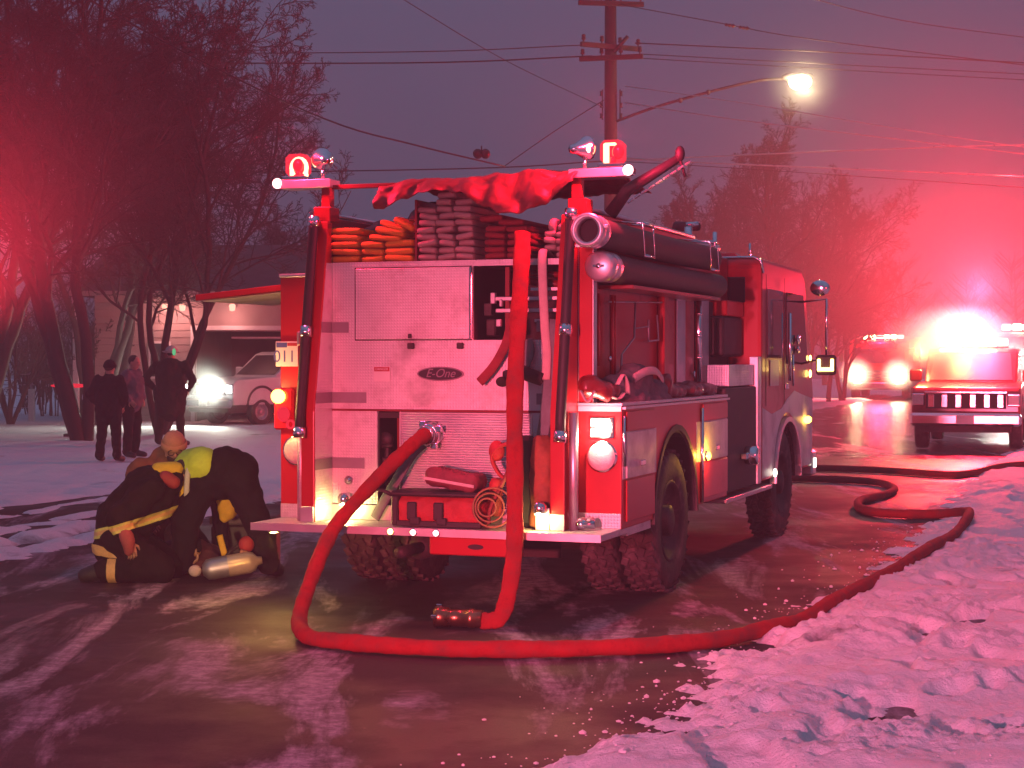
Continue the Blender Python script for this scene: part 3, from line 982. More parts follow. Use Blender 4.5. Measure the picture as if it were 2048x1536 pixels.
# number plate with digits
npl = part('number_plate', M_sign, lambda m: m.box(-1.275, -1.10, .425, .431, 1.655, 1.83, .002))
part('plate_band', M_signblue, lambda m: m.box(-1.268, -1.185, .4235, .4248, 1.788, 1.822), npl)
part('plate_band', M_signred, lambda m: m.box(-1.182, -1.107, .4235, .4248, 1.798, 1.820), npl)
text_mesh('digits', '011', .118, M_signblue, npl, (-1.205, .4245, 1.722), depth=.0005)
part('mirror_bracket', M_steel, lambda m: m.box(-1.09, -1.06, .38, .44, 1.80, 1.90, .01))
# step lamps
for x, y, z in ((-.72, .40, .735), (.80, .14, .735)):
    sl = part('step_lamp', M_chrome, lambda m: m.lathe([(0, .05), (.03, .045), (.045, .02), (.045, -.02), (.03, -.03), (.0, -.03)], (x, y - .03, z), (0, 0, 1), 14))
    part('lens', E_step, lambda m: m.lathe([(0, -.045), (.03, -.04), (.036, -.031), (0, -.031)], (x, y - .03, z), (0, 0, 1), 14), sl)
lamp('step_bulb', (-.72, .33, .66), 9, (1, .66, .22), .03, E_)
lamp('step_bulb', (.80, .06, .66), 9, (1, .66, .22), .03, E_)
gl = part('ground_lamp', M_chrome, lambda m: m.lathe([(0, 0), (.05, 0), (.05, .03), (.035, .04), (0, .04)], (-1.20, .25, .545), (0, 0, -1), 12))
part('lens', E_step, lambda m: m.lathe([(.034, .041), (0, .045)], (-1.20, .25, .545), (0, 0, -1), 12), gl)
lamp('ground_bulb', (-1.20, .25, .47), 16, (1, .55, .13), .04, E_)
part('scuff_plate', M_alu, lambda m: m.box(.755, .852, .150, .159, .594, .74, .003))
# marker lamps set in the step edge
for x, mm in ((-.20, E_markeramber), (-.037, E_marker), (.125, E_marker)):
    k = part('step_marker', M_chrome, lambda m: m.lathe([(0, 0), (.026, 0), (.026, .012), (0, .012)], (x, 0, .568), (0, -1, 0), 12))
    part('lens', mm, lambda m: m.ball((x, -.016, .568), (.020, .010, .020)), k)

# --- light brackets, beacons and spotlights above the hose bed
for sx in (-1, 1):
    part('light_post', M_red, lambda m: [m.box(sx * .885, sx * .955, .50, .57, 2.66, 2.93, .006), m.box(sx * .87, sx * 1.0, .47, .62, 2.665, 2.77, .006)])
    part('light_bracket', M_alu, lambda m: m.box(sx * .875, sx * 1.262, .47, .64, 2.905, 2.965, .004))
    bx = sx * 1.16
    b = part('beacon', M_chrome, lambda m: m.box(bx - .085, bx + .085, .47, .64, 2.966, 2.995, .006))
    part('reflector', M_lens_red, lambda m: [m.ball((bx + .0 if sx < 0 else bx + .035, .55, 3.075), (.042, .03, .05)), m.tube([(bx, .55, 2.99), (bx, .55, 3.04)], .02, 8)], b)
    def hot(m):
        if sx < 0:
            m.tube([(bx + .060 * math.cos(a) , .565, 3.06 + .066 * math.sin(a) * (1.0)) for a in [math.pi * (i / 12.0) * 1.5 - math.pi * .25 for i in range(13)]], .014, 6)
            m.box(bx - .066, bx - .048, .55, .575, 2.998, 3.07); m.box(bx + .048, bx + .066, .55, .575, 2.998, 3.07)
        else:
            m.box(bx - .066, bx - .030, .54, .57, 3.0, 3.135, .006)
            m.box(bx - .06, bx + .02, .54, .57, 3.12, 3.138, .006)
    part('bulb', E_redhot, hot, b)
    part('lens', E_red, lambda m: m.box(bx - .077, bx + .077, .478, .632, 2.996, 3.152, .028), b)
    mx_ = sx * 1.285
    ml = part('end_marker', M_chrome, lambda m: m.box(mx_ - .03, mx_ + .03, .49, .56, 2.915, 2.965, .006))
    part('lens', E_marker, lambda m: m.ball((mx_, .475, 2.945), (.036, .03, .036)), ml)
    sxp = sx * .965
    sp = part('spotlight', M_chrome, lambda m: m.lathe([(0, -.12), (.026, -.115), (.036, -.07), (.070, -.01), (.080, .012), (.080, .035), (.07, .04)], (sxp, .55, 3.11), (.55 * -sx * -1, .7, .12), 18))
    part('spot_glass', M_lens_clear, lambda m: m.lathe([(0, .02), (.07, .034)], (sxp, .55, 3.11), (.55 * sx, .7, .12), 18), sp)
    part('spot_stem', M_chrome, lambda m: m.tube([(sxp, .55, 2.965), (sxp, .55, 3.05)], .014, 8), sp)
    part('spot_knob', E_marker if sx > 0 else M_lens_red, lambda m: m.ball((sxp + .045, .49, 3.10), (.014, .014, .03)), sp)
part('cross_bar', M_darkred, lambda m: m.box(-.884, .884, .52, .56, 2.895, 2.925, .004))
LAMPS['beacon_r'] = lamp('beacon_bulb', (1.20, .30, 3.22), 260, RED, .06, E_)
LAMPS['beacon_l'] = lamp('beacon_bulb', (-1.16, .36, 3.22), 160, RED, .06, E_)

# --- fittings on the right-hand upper side
part('side_post', M_red, lambda m: m.box(.951, 1.01, 2.42, 2.56, 1.42, 2.22, .008))
for y_, z_, r_ in ((.74, 1.66, .012), (1.06, 1.6, .016), (1.13, 1.6, .010)):
    part('pipe', M_red, lambda m: m.tube([(1.0, y_, z_), (1.0, y_, 2.15)], r_, 6))
part('wire_rack', M_steel, lambda m: [m.tube([(1.0, .98, 2.10), (1.0, 2.38, 2.14)], .006, 5), m.tube([(1.0, 1.65, 2.12), (1.0, 1.62, 1.86), (1.0, 1.30, 1.74), (1.0, 1.27, 1.45)], .008, 6), m.tube([(1.0, 1.66, 1.93), (1.0, 2.0, 1.95)], .005, 5), m.tube([(1.0, 2.0, 2.0), (1.0, 2.0, 1.84), (1.0, 2.28, 1.85), (1.0, 2.24, 2.04)], .008, 6)])
part('hook', M_chrome, lambda m: m.ball((1.01, .98, 1.71), (.014, .02, .02)))
part('panel_plate', M_alu, lambda m: [m.box(.951, .965, 2.98, 3.25, 1.45, 2.27, .004)])
part('panel_plate', M_steel, lambda m: [m.box(.951, .965, 3.62, 4.05, 1.45, 2.29, .004)])
part('grab_bar', M_chrome, lambda m: [m.tube([(1.02, 3.46, 1.52), (1.02, 3.46, 2.32)], .026, 10)] + [m.tube([(1.02, 3.46, z - .014), (1.02, 3.46, z + .014)], .030, 10) for z in (1.72, 1.9, 2.08)])
part('panel_gauge', M_chrome, lambda m: m.ball((.97, 3.52, 1.58), (.012, .03, .03)))

# --- pump bay between body and cab
part('pump_bay', M_dark, lambda m: [m.box(-.90, .94, 3.62, 4.9, .62, 2.2)])
part('pump_panel', M_chassis, lambda m: m.box(.945, 1.235, 3.52, 4.70, .60, 1.47, .01))
part('pump_step', M_plate, lambda m: m.box(.95, 1.22, 3.70, 4.66, 1.48, 1.66, .004))
part('panel_pillar', M_alu, lambda m: m.box(1.17, 1.252, 4.71, 4.85, .60, 1.73, .006))
part('pump_inlet', M_chrome, lambda m: [m.lathe([(0, 0), (.075, 0), (.08, .03), (.08, .10), (.06, .11), (0, .11)], (1.236, 4.28, .88), (1, 0, 0), 18), m.box(1.236, 1.30, 4.05, 4.15, .85, .91, .01)])
part('hose_reel', M_black, lambda m: m.box(.80, 1.06, 4.2, 4.92, 1.73, 2.08, .02))
part('reel_cover', M_red, lambda m: m.box(.80, 1.065, 4.3, 4.95, 2.085, 2.22, .01))
part('running_board', M_alu, lambda m: m.box(1.0, 1.25, 3.5, 5.35, .52, .56, .006))

# --- cab
cabp = [(5.0, .60)]
for i in range(15):
    a = math.pi - math.pi * i / 14
    cabp.append((6.17 + .60 * math.cos(a), .60 + .56 * math.sin(a)))
cabp += [(7.55, .60), (7.6, 1.35), (7.5, 1.62), (7.12, 2.50), (6.95, 2.60), (5.06, 2.62), (5.0, 2.56)]
part('cab', M_red, lambda m: m.prism(cabp, 'x', -1.22, 1.22), bevel=.035)
cabw = [(5.03, .63)]
for i in range(15):
    a = math.pi - math.pi * i / 14
    cabw.append((6.17 + .63 * math.cos(a), .63 + .57 * math.sin(a)))
cabw += [(7.50, .63), (7.54, 1.3), (6.9, 1.36), (6.55, 1.40), (6.2, 1.33), (5.9, 1.24), (5.45, 1.20), (5.03, 1.27)]
part('cab_stripe', M_white, lambda m: m.prism(cabw, 'x', 1.2205, 1.2235))
part('fender_trim', M_alu, lambda m: [arch_lip(m, 1.19, 1.25, 6.17, .60, .6, .94, .045)])
part('cab_window', M_glass, lambda m: m.prism([(5.25, 1.72), (5.95, 1.72), (5.95, 2.35), (5.25, 2.35)], 'x', 1.2215, 1.227))
part('cab_window', M_glass, lambda m: m.prism([(6.12, 1.66), (7.25, 1.66), (6.98, 2.35), (6.12, 2.35)], 'x', 1.2215, 1.227))
part('rear_window', M_glass, lambda m: m.box(.80, 1.07, 4.988, 4.996, 2.22, 2.45, .02))
part('window_plate', M_steel, lambda m: m.box(1.224, 1.228, 5.35, 5.75, 1.46, 1.70))
part('cab_door_seam', M_dark, lambda m: [m.box(1.2225, 1.2245, y, y + .012, 1.28, 2.48) for y in (5.18, 6.03)])
part('cab_handle', M_chrome, lambda m: m.tube([(1.26, 6.12, 1.50), (1.26, 6.12, 2.15)], .016, 8))
part('cab_handle', M_chrome, lambda m: m.tube([(1.26, 6.28, 1.45), (1.26, 6.28, 1.75)], .012, 8))
part('door_latch', M_chrome, lambda m: [m.box(1.228, 1.25, 6.02, 6.14, 1.42, 1.48, .006), m.ball((1.25, 6.6, 1.9), (.02, .05, .05)), m.ball((1.25, 6.6, 1.80), (.02, .04, .04))])
part('roof_rim', M_chrome, lambda m: m.tube([(.75, 4.985, 2.625), (1.15, 4.985, 2.625), (1.215, 4.985, 2.59), (1.235, 4.99, 2.48)], .013, 8))
part('antenna', M_chrome, lambda m: m.tube([(1.09, 5.1, 2.62), (1.09, 5.1, 2.76)], .010, 6))
mr_ = part('mirror', M_chrome, lambda m: [m.tube([(1.22, 6.9, 2.28), (1.5, 6.75, 2.30), (1.5, 6.75, 1.72)], .012, 6), m.tube([(1.22, 6.9, 1.66), (1.5, 6.75, 1.72)], .012, 6), m.ball((1.40, 6.95, 2.42), (.10, .04, .08))])
part('mirror_head', M_chassis, lambda m: m.box(1.40, 1.60, 6.71, 6.77, 1.55, 1.75, .02), mr_)
part('mirror_glint', E_markeramber, lambda m: [m.box(1.42, 1.45, 6.690, 6.709, 1.60, 1.71, .004), m.box(1.55, 1.58, 6.690, 6.709, 1.60, 1.71, .004), m.box(1.42, 1.58, 6.690, 6.709, 1.59, 1.625, .004)], mr_)  # amber light caught by the mirror, put in as glowing strips
part('turn_lamp', E_amber, lambda m: m.box(1.2245, 1.28, 7.0, 7.18, 1.06, 1.13, .02))
part('cab_side_lamp', E_markeramber, lambda m: [m.ball((1.24, 7.3, 1.72), (.014, .02, .03)), m.ball((1.24, 7.3, 1.56), (.014, .02, .04))])
part('fender_marker', E_tail, lambda m: m.ball((1.26, 5.42, .66), (.02, .03, .04)))
part('front_bumper', M_alu, lambda m: m.box(-1.2, 1.22, 7.56, 7.78, .50, .76, .02))
part('bumper_lamp', E_tail, lambda m: m.box(1.2205, 1.24, 7.62, 7.68, .58, .68, .006))
part('windscreen', M_glass, lambda m: m.add([(-1.1, 7.47, 1.72), (1.1, 7.47, 1.72), (1.1, 7.15, 2.46), (-1.1, 7.15, 2.46)], [(0, 1, 2, 3)]))
part('cab_light_bar', M_lens_red, lambda m: m.box(-.7, .7, 6.3, 6.6, 2.63, 2.75, .03))

# --- chassis, wheels
part('chassis_rail', M_chassis, lambda m: [m.box(-.45, -.37, .5, 7.4, .60, .82), m.box(.37, .45, .5, 7.4, .60, .82)])
part('rear_beam', M_red, lambda m: [m.box(.03, .66, .10, .20, .415, .535, .008)])
part('beam_slot', M_dark, lambda m: m.prism([(.36 + .055 * math.cos(2 * math.pi * i / 16), .475 + .018 * math.sin(2 * math.pi * i / 16)) for i in range(16)], 'y', .094, .0995))
part('axle', M_chassis, lambda m: [m.cyl((-1.0, 1.86, .52), (1.0, 1.86, .52), .075), m.ball((-.02, 1.86, .50), (.20, .22, .21)), m.cyl((-1.0, 6.17, .50), (1.0, 6.17, .50), .06)])
part('mud_flap', M_black, lambda m: m.box(-.55, .60, 1.15, 1.16, .30, .58))
part('muffler', M_chassis, lambda m: [m.cyl((-.25, .6, .40), (-.25, 1.5, .40), .085), m.cyl((-.25, .6, .40), (-.25, .25, .40), .04)])


def tyre_mesh(R_, W, lugs):
    m = MB()
    rr = R_ - .02
    prof = [(R_ * .56, -W * .42), (R_ * .66, -W * .50), (R_ * .86, -W * .5), (rr - .012, -W * .44), (rr, -W * .34), (rr + .004, 0), (rr, W * .34), (rr - .012, W * .44), (R_ * .86, W * .5), (R_ * .66, W * .5), (R_ * .56, W * .42)]
    m.lathe(prof, (0, 0, 0), (1, 0, 0), 44)
    if lugs:
        n = 30
        for i in range(n):
            for k, x in enumerate((-.36, -.12, .12, .36)):
                a = 2 * math.pi * (i + .5 * (k % 2) + .12 * k) / n
                T = Matrix.Rotation(a, 4, 'X') @ Matrix.Translation((x * W, 0, rr + .004)) @ Matrix.Rotation(.35 if k % 2 else -.35, 4, 'Z')
                m.box(-W * .095, W * .095, -.033, .033, -.012, .016, .004, T)
    return m


def rim_mesh(R_, W):
    m = MB()
    m.lathe([(R_ * .57, W * .44), (R_ * .54, W * .47), (R_ * .52, W * .36), (R_ * .30, W * .10), (R_ * .22, W * .12), (R_ * .21, W * .44), (R_ * .12, W * .50), (0, W * .50)], (0, 0, 0), (1, 0, 0), 30)
    m.lathe([(R_ * .57, -W * .44), (R_ * .5, -W * .40), (R_ * .45, -W * .2), (0, -W * .2)], (0, 0, 0), (1, 0, 0), 30)
    for i in range(10):
        a = 2 * math.pi * i / 10
        m.lathe([(0, .03), (.014, .03), (.016, 0)], (W * .11, R_ * .38 * math.cos(a), R_ * .38 * math.sin(a)), (1, 0, 0), 8)
    return m


_t = tyre_mesh(.525, .27, True)
_r = rim_mesh(.525, .27)
tyre0 = rim0 = None
WHEELS = []


def put_wheel(parent, loc, flip, tyre_me, rim_me, name='wheel'):
    w = empty(name, loc, math.pi if flip else 0)
    w.parent = parent
    for nm, me in (('tyre', tyre_me), ('rim', rim_me)):
        o = bpy.data.objects.new(nm, me)
        link(o, w)
    return w


tyre0 = _t.build('tyre', M_tyre); rim0 = _r.build('rim', M_chassis)
tyre_me, rim_me = tyre0.data, rim0.data
bpy.data.objects.remove(tyre0); bpy.data.objects.remove(rim0)
for x in (1.09, .79, -.79, -1.09):
    put_wheel(E_, (x, 1.86, .523), x < 0, tyre_me, rim_me)
for x in (1.05, -1.05):
    put_wheel(E_, (x, 6.17, .523), x < 0, tyre_me, rim_me)

# --- lifted compartment door on the far side
lf = part('lifted_door', M_red, lambda m: m.prism([(-1.262, 2.20), (-1.262, 2.245), (-2.02, 2.175), (-2.02, 2.13)], 'y', .60, 1.75), bevel=.006)
part('door_underside', M_white, lambda m: m.prism([(-1.30, 2.192), (-1.98, 2.131), (-1.98, 2.126), (-1.30, 2.187)], 'y', .64, 1.71), lf)
part('gas_strut', M_black, lambda m: m.tube([(-1.35, .72, 2.18), (-1.26, .55, 1.98)], .014, 6), lf)
part('door_catch', M_steel, lambda m: [m.box(-1.62, -1.55, .8, .86, 2.20, 2.225, .004), m.box(-1.47, -1.36, 1.1, 1.16, 2.215, 2.24, .004)], lf)

# --- deck gun and hard tools on top
dg_ = part('deck_gun', M_chassis, lambda m: [m.tube([(.10, 6.1, 2.62), (.10, 6.1, 2.82)], .06, 10), m.tube([(.10, 6.1, 2.84), (.18, 6.0, 3.0), (.42, 5.85, 2.98)], [.06, .055, .04], 10)])

# ------------------------------------------------------------------ hose and gear carried on the engine
def fold_mesh(w, h, depth, seed):
    """one fold of flat hose seen end-on: rounded slab with a soft outer bend"""
    r = np.random.default_rng(seed)
    mb = MB()
    n = 16
    ys = [0, .012, .035, .09, depth]
    sc = [.45, .80, .97, 1.0, 1.0]
    v = []
    ph = r.uniform(0, 6.28)
    for y, s_ in zip(ys, sc):
        for j in range(n):
            a = 2 * math.pi * j / n
            c, d = math.cos(a), math.sin(a)
            x = math.copysign(abs(c) ** .35, c) * w / 2 * (1 - (1 - s_) * .22)
            z = math.copysign(abs(d) ** .45, d) * h / 2 * s_ + .004 * math.sin(3 * x / w + ph)
            v.append((x, y, z))
    f = []
    for i in range(len(ys) - 1):
        for j in range(n):
            j2 = (j + 1) % n
            f.append((i * n + j, (i + 1) * n + j, (i + 1) * n + j2, i * n + j2))
    f.append(tuple(range(n)))
    mb.add(v, f, True)
    return mb


def hose_stack(name, label, base, mat_, rows, depth=.55, group='hose loads folded in the open hose bed'):
    t = lthing(name, label, 'fire hose', base, group)
    k = 0
    for (x, z, w, h, tilt, dy) in rows:
        k += 1
        o = fold_mesh(w, h, depth, hash((round(x * 100), round(z * 100))) % 9999).build('hose_fold', mat_, t)
        o.location = (x - base[0], .475 + dy - base[1], z - base[2])
        o.rotation_euler = (0, math.radians(tilt), 0)
    return t


rr = random.Random(3)
rows = []
for i in range(5):
    rows.append((-.775, 2.404 + i * .049, .235 + rr.uniform(-.01, .01), .05, rr.uniform(-1.5, 1.5), rr.uniform(0, .02)))
for i in range(3):
    rows.append((-.565, 2.403 + i * .047, .17, .048, rr.uniform(-3, 3), rr.uniform(0, .03)))
    rows.append((-.365 , 2.403 + i * .05, .215, .052, rr.uniform(-2, 2), rr.uniform(0, .02)))
rows += [(-.435, 2.585, .22, .05, 14, .01), (-.42, 2.625, .20, .046, 20, .03), (-.33, 2.635, .17, .048, 33, .02), (-.47, 2.545, .24, .045, 6, .01)]
hose_stack('folded_hose', 'bright yellow fire hose folded in layers at the left end of the hose bed', (-.58, .6, 2.379), M_hosey, rows)
rows = []
for c, (x, n) in enumerate(((-.155, 8), (-.015, 10), (.125, 9))):
    for i in range(n):
        rows.append((x + rr.uniform(-.012, .012), 2.404 + i * .0465, .132 + rr.uniform(-.02, .014), .047, rr.uniform(-6, 6), rr.uniform(-.02, .04)))
hose_stack('folded_hose', 'pale beige fire hose stacked high in three columns right of the yellow hose', (-.02, .6, 2.379), M_hoseb, rows)
rows = []
for i in range(5):
    rows.append((.345 + rr.uniform(-.01, .01), 2.404 + i * .046, .15, .045, rr.uniform(-4, 4), rr.uniform(0, .04)))
    rows.append((.505 + rr.uniform(-.01, .01), 2.404 + i * .045, .16, .044, rr.uniform(-4, 4), rr.uniform(0, .04)))
rows += [(.30, 2.66, .17, .05, -5, .05), (.45, 2.63, .19, .045, 4, .04)]
hose_stack('folded_hose', 'dark maroon fire hose packed between the pale stack and the hanging red hose', (.42, .6, 2.379), M_hosem, rows)
rows = []
for i in range(4):
    rows.append((.83 + rr.uniform(-.01, .01), 2.404 + i * .045, .10, .044, rr.uniform(-9, 9), rr.uniform(0, .04)))
    if i > 0:
        rows.append((.735, 2.404 + i * .047, .085, .046, rr.uniform(-14, 14), rr.uniform(0, .03)))
rows += [(.75, 2.60, .05, .09, 10, .02), (.82, 2.59, .06, .05, -12, .02)]
hose_stack('folded_hose', 'few pale hose folds at the right end of the hose bed', (.8, .6, 2.379), M_hoseb, rows)

# dark cover and gear heaped in the left bay
t = lthing('black_cover', 'black cover heaped over gear behind the yellow hose', 'cover', (-.56, 1.2, 2.379))
mb = MB(off=(-.56, 1.2, 2.379))
for (x, y, z, a, b, c) in ((-.8, 1.3, 2.5, .16, .5, .22), (-.62, 1.4, 2.48, .2, .5, .18), (-.42, 1.25, 2.55, .2, .5, .25), (-.36, 1.2, 2.66, .16, .4, .18)):
    mb.ball((x, y, z), (a, b, c))
o = mb.build('cover_cloth', M_black, t)
bake_remesh(o, .035, 3, .03, 7)
mb = MB(off=(-.56, 1.2, 2.379)); mb.box(-.88, -.42, 1.9, 2.6, 2.40, 2.74, .03)
mb.build('red_crate', M_darkred, t)

# red tarpaulin over the bed
def tarp():
    nu, nv = 90, 50
    zb = lambda x: np.interp(x, [-.50, -.42, -.30, -.16, .0, .15, .30, .42, .58, .75, .90, .95], [2.74, 2.73, 2.79, 2.845, 2.85, 2.81, 2.73, 2.685, 2.675, 2.735, 2.835, 2.87])
    zt = lambda x: np.interp(x, [-.5, -.3, .2, .6, .95], [2.90, 2.935, 2.94, 2.955, 2.945])
    v = []
    for j in range(nv):
        s_ = j / (nv - 1)
        for i in range(nu):
            u = i / (nu - 1)
            x = -.50 + 1.44 * u
            if s_ < .55:
                q = s_ / .55
                y = 2.3 - 1.78 * q
                z = zt(x) + .05 * math.sin(math.pi * q) * (0.3 + u) + .008
            else:
                q = (s_ - .55) / .45
                y = .52 - .16 * math.sin(q * 1.4)
                z = zt(x) + (zb(x) - zt(x)) * q
            v.append([x, y, z])
    v = np.array(v)
    w = fbm2(v[:, 0] * 3.2, v[:, 1] * 2 + v[:, 2] * 5, 3, 7)
    v[:, 1] += .045 * w + .014 * np.sin(v[:, 0] * 26 + 3 * w) * (v[:, 1] < .6)
    v[:, 2] += .022 * fbm2(v[:, 0] * 6, v[:, 1] * 4, 3, 9)
    f = [(j * nu + i, j * nu + i + 1, (j + 1) * nu + i + 1, (j + 1) * nu + i) for j in range(nv - 1) for i in range(nu - 1)]
    t = MB(off=(.3, .6, 2.9))
    t.add([tuple(p) for p in v], f, True)
    o = t.build('tarpaulin', M_tarp, label='red tarpaulin draped over the right part of the hose bed', cat='tarpaulin', loc=tw(.3, .6, 2.9), rz=YAW)
    md = o.modifiers.new('t', 'SOLIDIFY'); md.thickness = .006
    return o
tarp()

# hard suction hoses carried along the right side
def suction(z, y0, y1, label, capped):
    t = lthing('suction_hose', label, 'suction hose', (1.10, y0, z), 'hard suction hoses along the right side')
    mb = MB(off=(1.10, y0, z))
    path, rad = [], []
    n = 90
    for i in range(n + 1):
        y = y0 + .22 + (y1 - y0 - .22) * i / n
        path.append((1.10, y, z - .01 * math.sin(math.pi * i / n))); rad.append(.096 + (.003 if i % 2 else 0))
    mb.tube(path, rad, 20)
    mb.build('hose_body', M_suction, t)
    mb = MB(off=(1.10, y0, z))
    if capped:
        mb.lathe([(0, 0), (.085, 0), (.098, .012), (.105, .05), (.105, .10), (.088, .115), (.088, .15), (.102, .155), (.102, .24), (.0, .24)], (1.10, y0, z), (0, 1, 0), 28)
        mb.build('end_cap', M_alu, t)
        mb = MB(off=(1.10, y0, z)); mb.ball((1.10, y0 - .004, z), (.018, .010, .018)); mb.box(1.06, 1.14, y0 - .008, y0 - .001, z - .008, z + .008, .002)
        mb.build('cap_boss', M_chrome, t)
    else:
        mb.lathe([(.078, .10), (.078, 0), (.100, 0), (.112, .012), (.112, .06), (.102, .07), (.102, .13), (.108, .14), (.108, .19), (.09, .2), (.09, .24)], (1.10, y0, z), (0, 1, 0), 28)
        mb.build('end_collar', M_alu, t)
        for a in (0.2, 2.4, 4.1):
            mb = MB(off=(1.10, y0, z))
            mb.box(-.02, .02, .03, .07, -.012, .012, .004, Matrix.Translation((1.10 + .118 * math.cos(a), y0, z + .118 * math.sin(a))))
            mb.build('lug', M_alu, t)
        mb = MB(off=(1.10, y0, z)); mb.lathe([(0, .12), (.08, .12)], (1.10, y0, z), (0, 1, 0), 20)
        mb.build('bore', M_dark, t)
    return t
suction(2.535, .16, 3.55, 'upper dark hard suction hose with open pale collar end', False)
suction(2.318, .42, 3.75, 'lower dark hard suction hose closed by a round silver cap', True)
for y in (1.05, 3.0):
    part('hose_bracket', M_chrome, lambda m: [m.tube([(.95, y, 2.66), (1.225, y, 2.64), (1.23, y + .02, 2.42)], .008, 6), m.tube([(.95, y + .26, 2.66), (1.225, y + .26, 2.64), (1.23, y + .28, 2.42)], .008, 6), m.tube([(1.23, y + .02, 2.42), (1.23, y + .28, 2.42)], .011, 6), m.tube([(1.225, y, 2.64), (1.225, y + .26, 2.64)], .011, 6)])
part('hose_trough', M_darkred, lambda m: m.box(.952, 1.2, .9, 3.5, 2.185, 2.212, .004))

# large red hose hanging over the tail to the ground
HG = 'red supply hoses'
pth = [(.62, 1.0, 2.50), (.54, .6, 2.53), (.565, .44, 2.55), (.60, .34, 2.50), (.64, .20, 2.28), (.665, .07, 1.9), (.68, -.03, 1.5), (.69, -.06, 1.0), (.70, -.085, .62), (.70, -.12, .4), (.685, -.18, .2), (.66, -.24, .08), (.60, -.27, .055), (.54, -.275, .055)]
def smooth_path(p, n=8):
    p = [Vector(q) for q in p]
    p = [p[0] * 2 - p[1]] + p + [p[-1] * 2 - p[-2]]
    out = []
    for i in range(1, len(p) - 2):
        a, b, c, d = p[i - 1:i + 3]
        for k in range(n):
            t = k / n
            out.append(.5 * ((2 * b) + (c - a) * t + (2 * a - 5 * b + 4 * c - d) * t * t + (3 * b - a - 3 * c + d) * t ** 3))
    out.append(p[-2])
    return out
base = (.68, -.1, 0)
th = lthing('hanging_hose', 'large flat red hose hanging from the hose bed down to the road', 'fire hose', base, HG)
mb = MB(off=base)
hp = smooth_path(pth)
mb.tube(hp, [.052 + .0025 * math.sin(i * .7) + .002 * math.sin(i * 1.9) for i in range(len(hp))], 18, squash=(1.04, .40), up=(0, 0, 1))
mb.build('hose_jacket', M_hose, th)
mb = MB(off=base)
mb.lathe([(.03, 0), (.056, 0), (.056, .05), (.062, .055), (.062, .085), (.056, .09), (.052, .22), (.062, .225), (.064, .27), (.066, .275), (.066, .31), (.045, .31), (.045, .1)], (.55, -.275, .066), (-1, -.05, 0), 22)
mb.build('coupling', mat('dull_brass', (0.28, 0.17, 0.09), 0.3, 0.9, 0.3, 8), th)
for a in (1.2, 3.0, 5.0):
    mb = MB(off=base)
    mb.box(-.02, .02, -.012, .012, -.012, .012, .003, Matrix.Translation((.255, -.29 + .07 * math.cos(a), .066 + .07 * abs(math.sin(a)))))
    mb.build('lug', M_chrome, th)

# supply hose from the outlet, round the road and away up the street
gp = [(-1.22, 10.42), (-1.02, 10.24), (-.76, 10.10), (-.35, 9.97), (.07, 9.95), (.5, 10.0), (.89, 10.12), (1.26, 10.34), (1.58, 10.68), (1.82, 11.03), (2.13, 11.69), (2.56, 12.67), (3.01, 13.57), (3.56, 14.86), (4.12, 16.25), (4.60, 17.6), (4.74, 18.35), (4.56, 18.72), (4.20, 18.70), (3.93, 18.92), (3.88, 19.5), (4.0, 20.2), (4.2, 20.75), (4.56, 21.4), (4.89, 22.37), (4.94, 23.46), (4.65, 24.0), (4.01, 24.35), (3.0, 24.6)]
air = [tw(-.08, .36, 1.196), tw(-.09, .27, 1.185), tw(-.17, .19, 1.10), tw(-.30, .10, .95), tw(-.53, -.06, .655), tw(-.535, -.30, .50), tw(-.49, -.62, .28), tw(-.42, -.90, .10)]
path = list(air) + [Vector((x, y, zsnow(x, y) + (.052 if zsnow(x, y) < .02 else .045))) for x, y in gp]
th = empty('supply_hose', (path[8].x, path[8].y, 0), 0, 'charged red hose looping from the pump outlet across the road and along the snowbank', 'fire hose', HG)
mb = MB(off=(path[8].x, path[8].y, 0))
sp_ = smooth_path(path, 9)
mb.tube(sp_, [.0485 + .0022 * math.sin(i * .31) + .0018 * math.sin(i * .9) + .0022 * math.sin(i * 2.3) for i in range(len(sp_))], 16)
mb.build('hose_jacket', M_hose, th)
mb = MB(off=(path[8].x, path[8].y, 0))
d0 = (path[1] - path[0]).normalized()
mb.lathe([(.05, 0), (.068, 0), (.068, .05), (.055, .07), (.055, .0)], path[0], d0, 18)
mb.build('coupling', M_chrome, th)
p2_ = [(2.6, 27.3), (3.6, 27.2), (4.34, 26.84), (5.12, 26.47), (5.74, 25.88), (6.28, 25.15), (6.79, 25.65), (7.32, 26.23), (7.88, 26.6), (8.9, 27.1)]
path = [Vector((x, y, zsnow(x, y) + (.052 if zsnow(x, y) < .02 else .035))) for x, y in p2_]
th = empty('supply_hose', (4.3, 26.8, 0), 0, 'farther red hose crossing the road ahead of the engine toward the pickup', 'fire hose', HG)
mb = MB(off=(4.3, 26.8, 0))
mb.tube(smooth_path(path, 8), .05, 12)
mb.build('hose_jacket', M_hose, th)

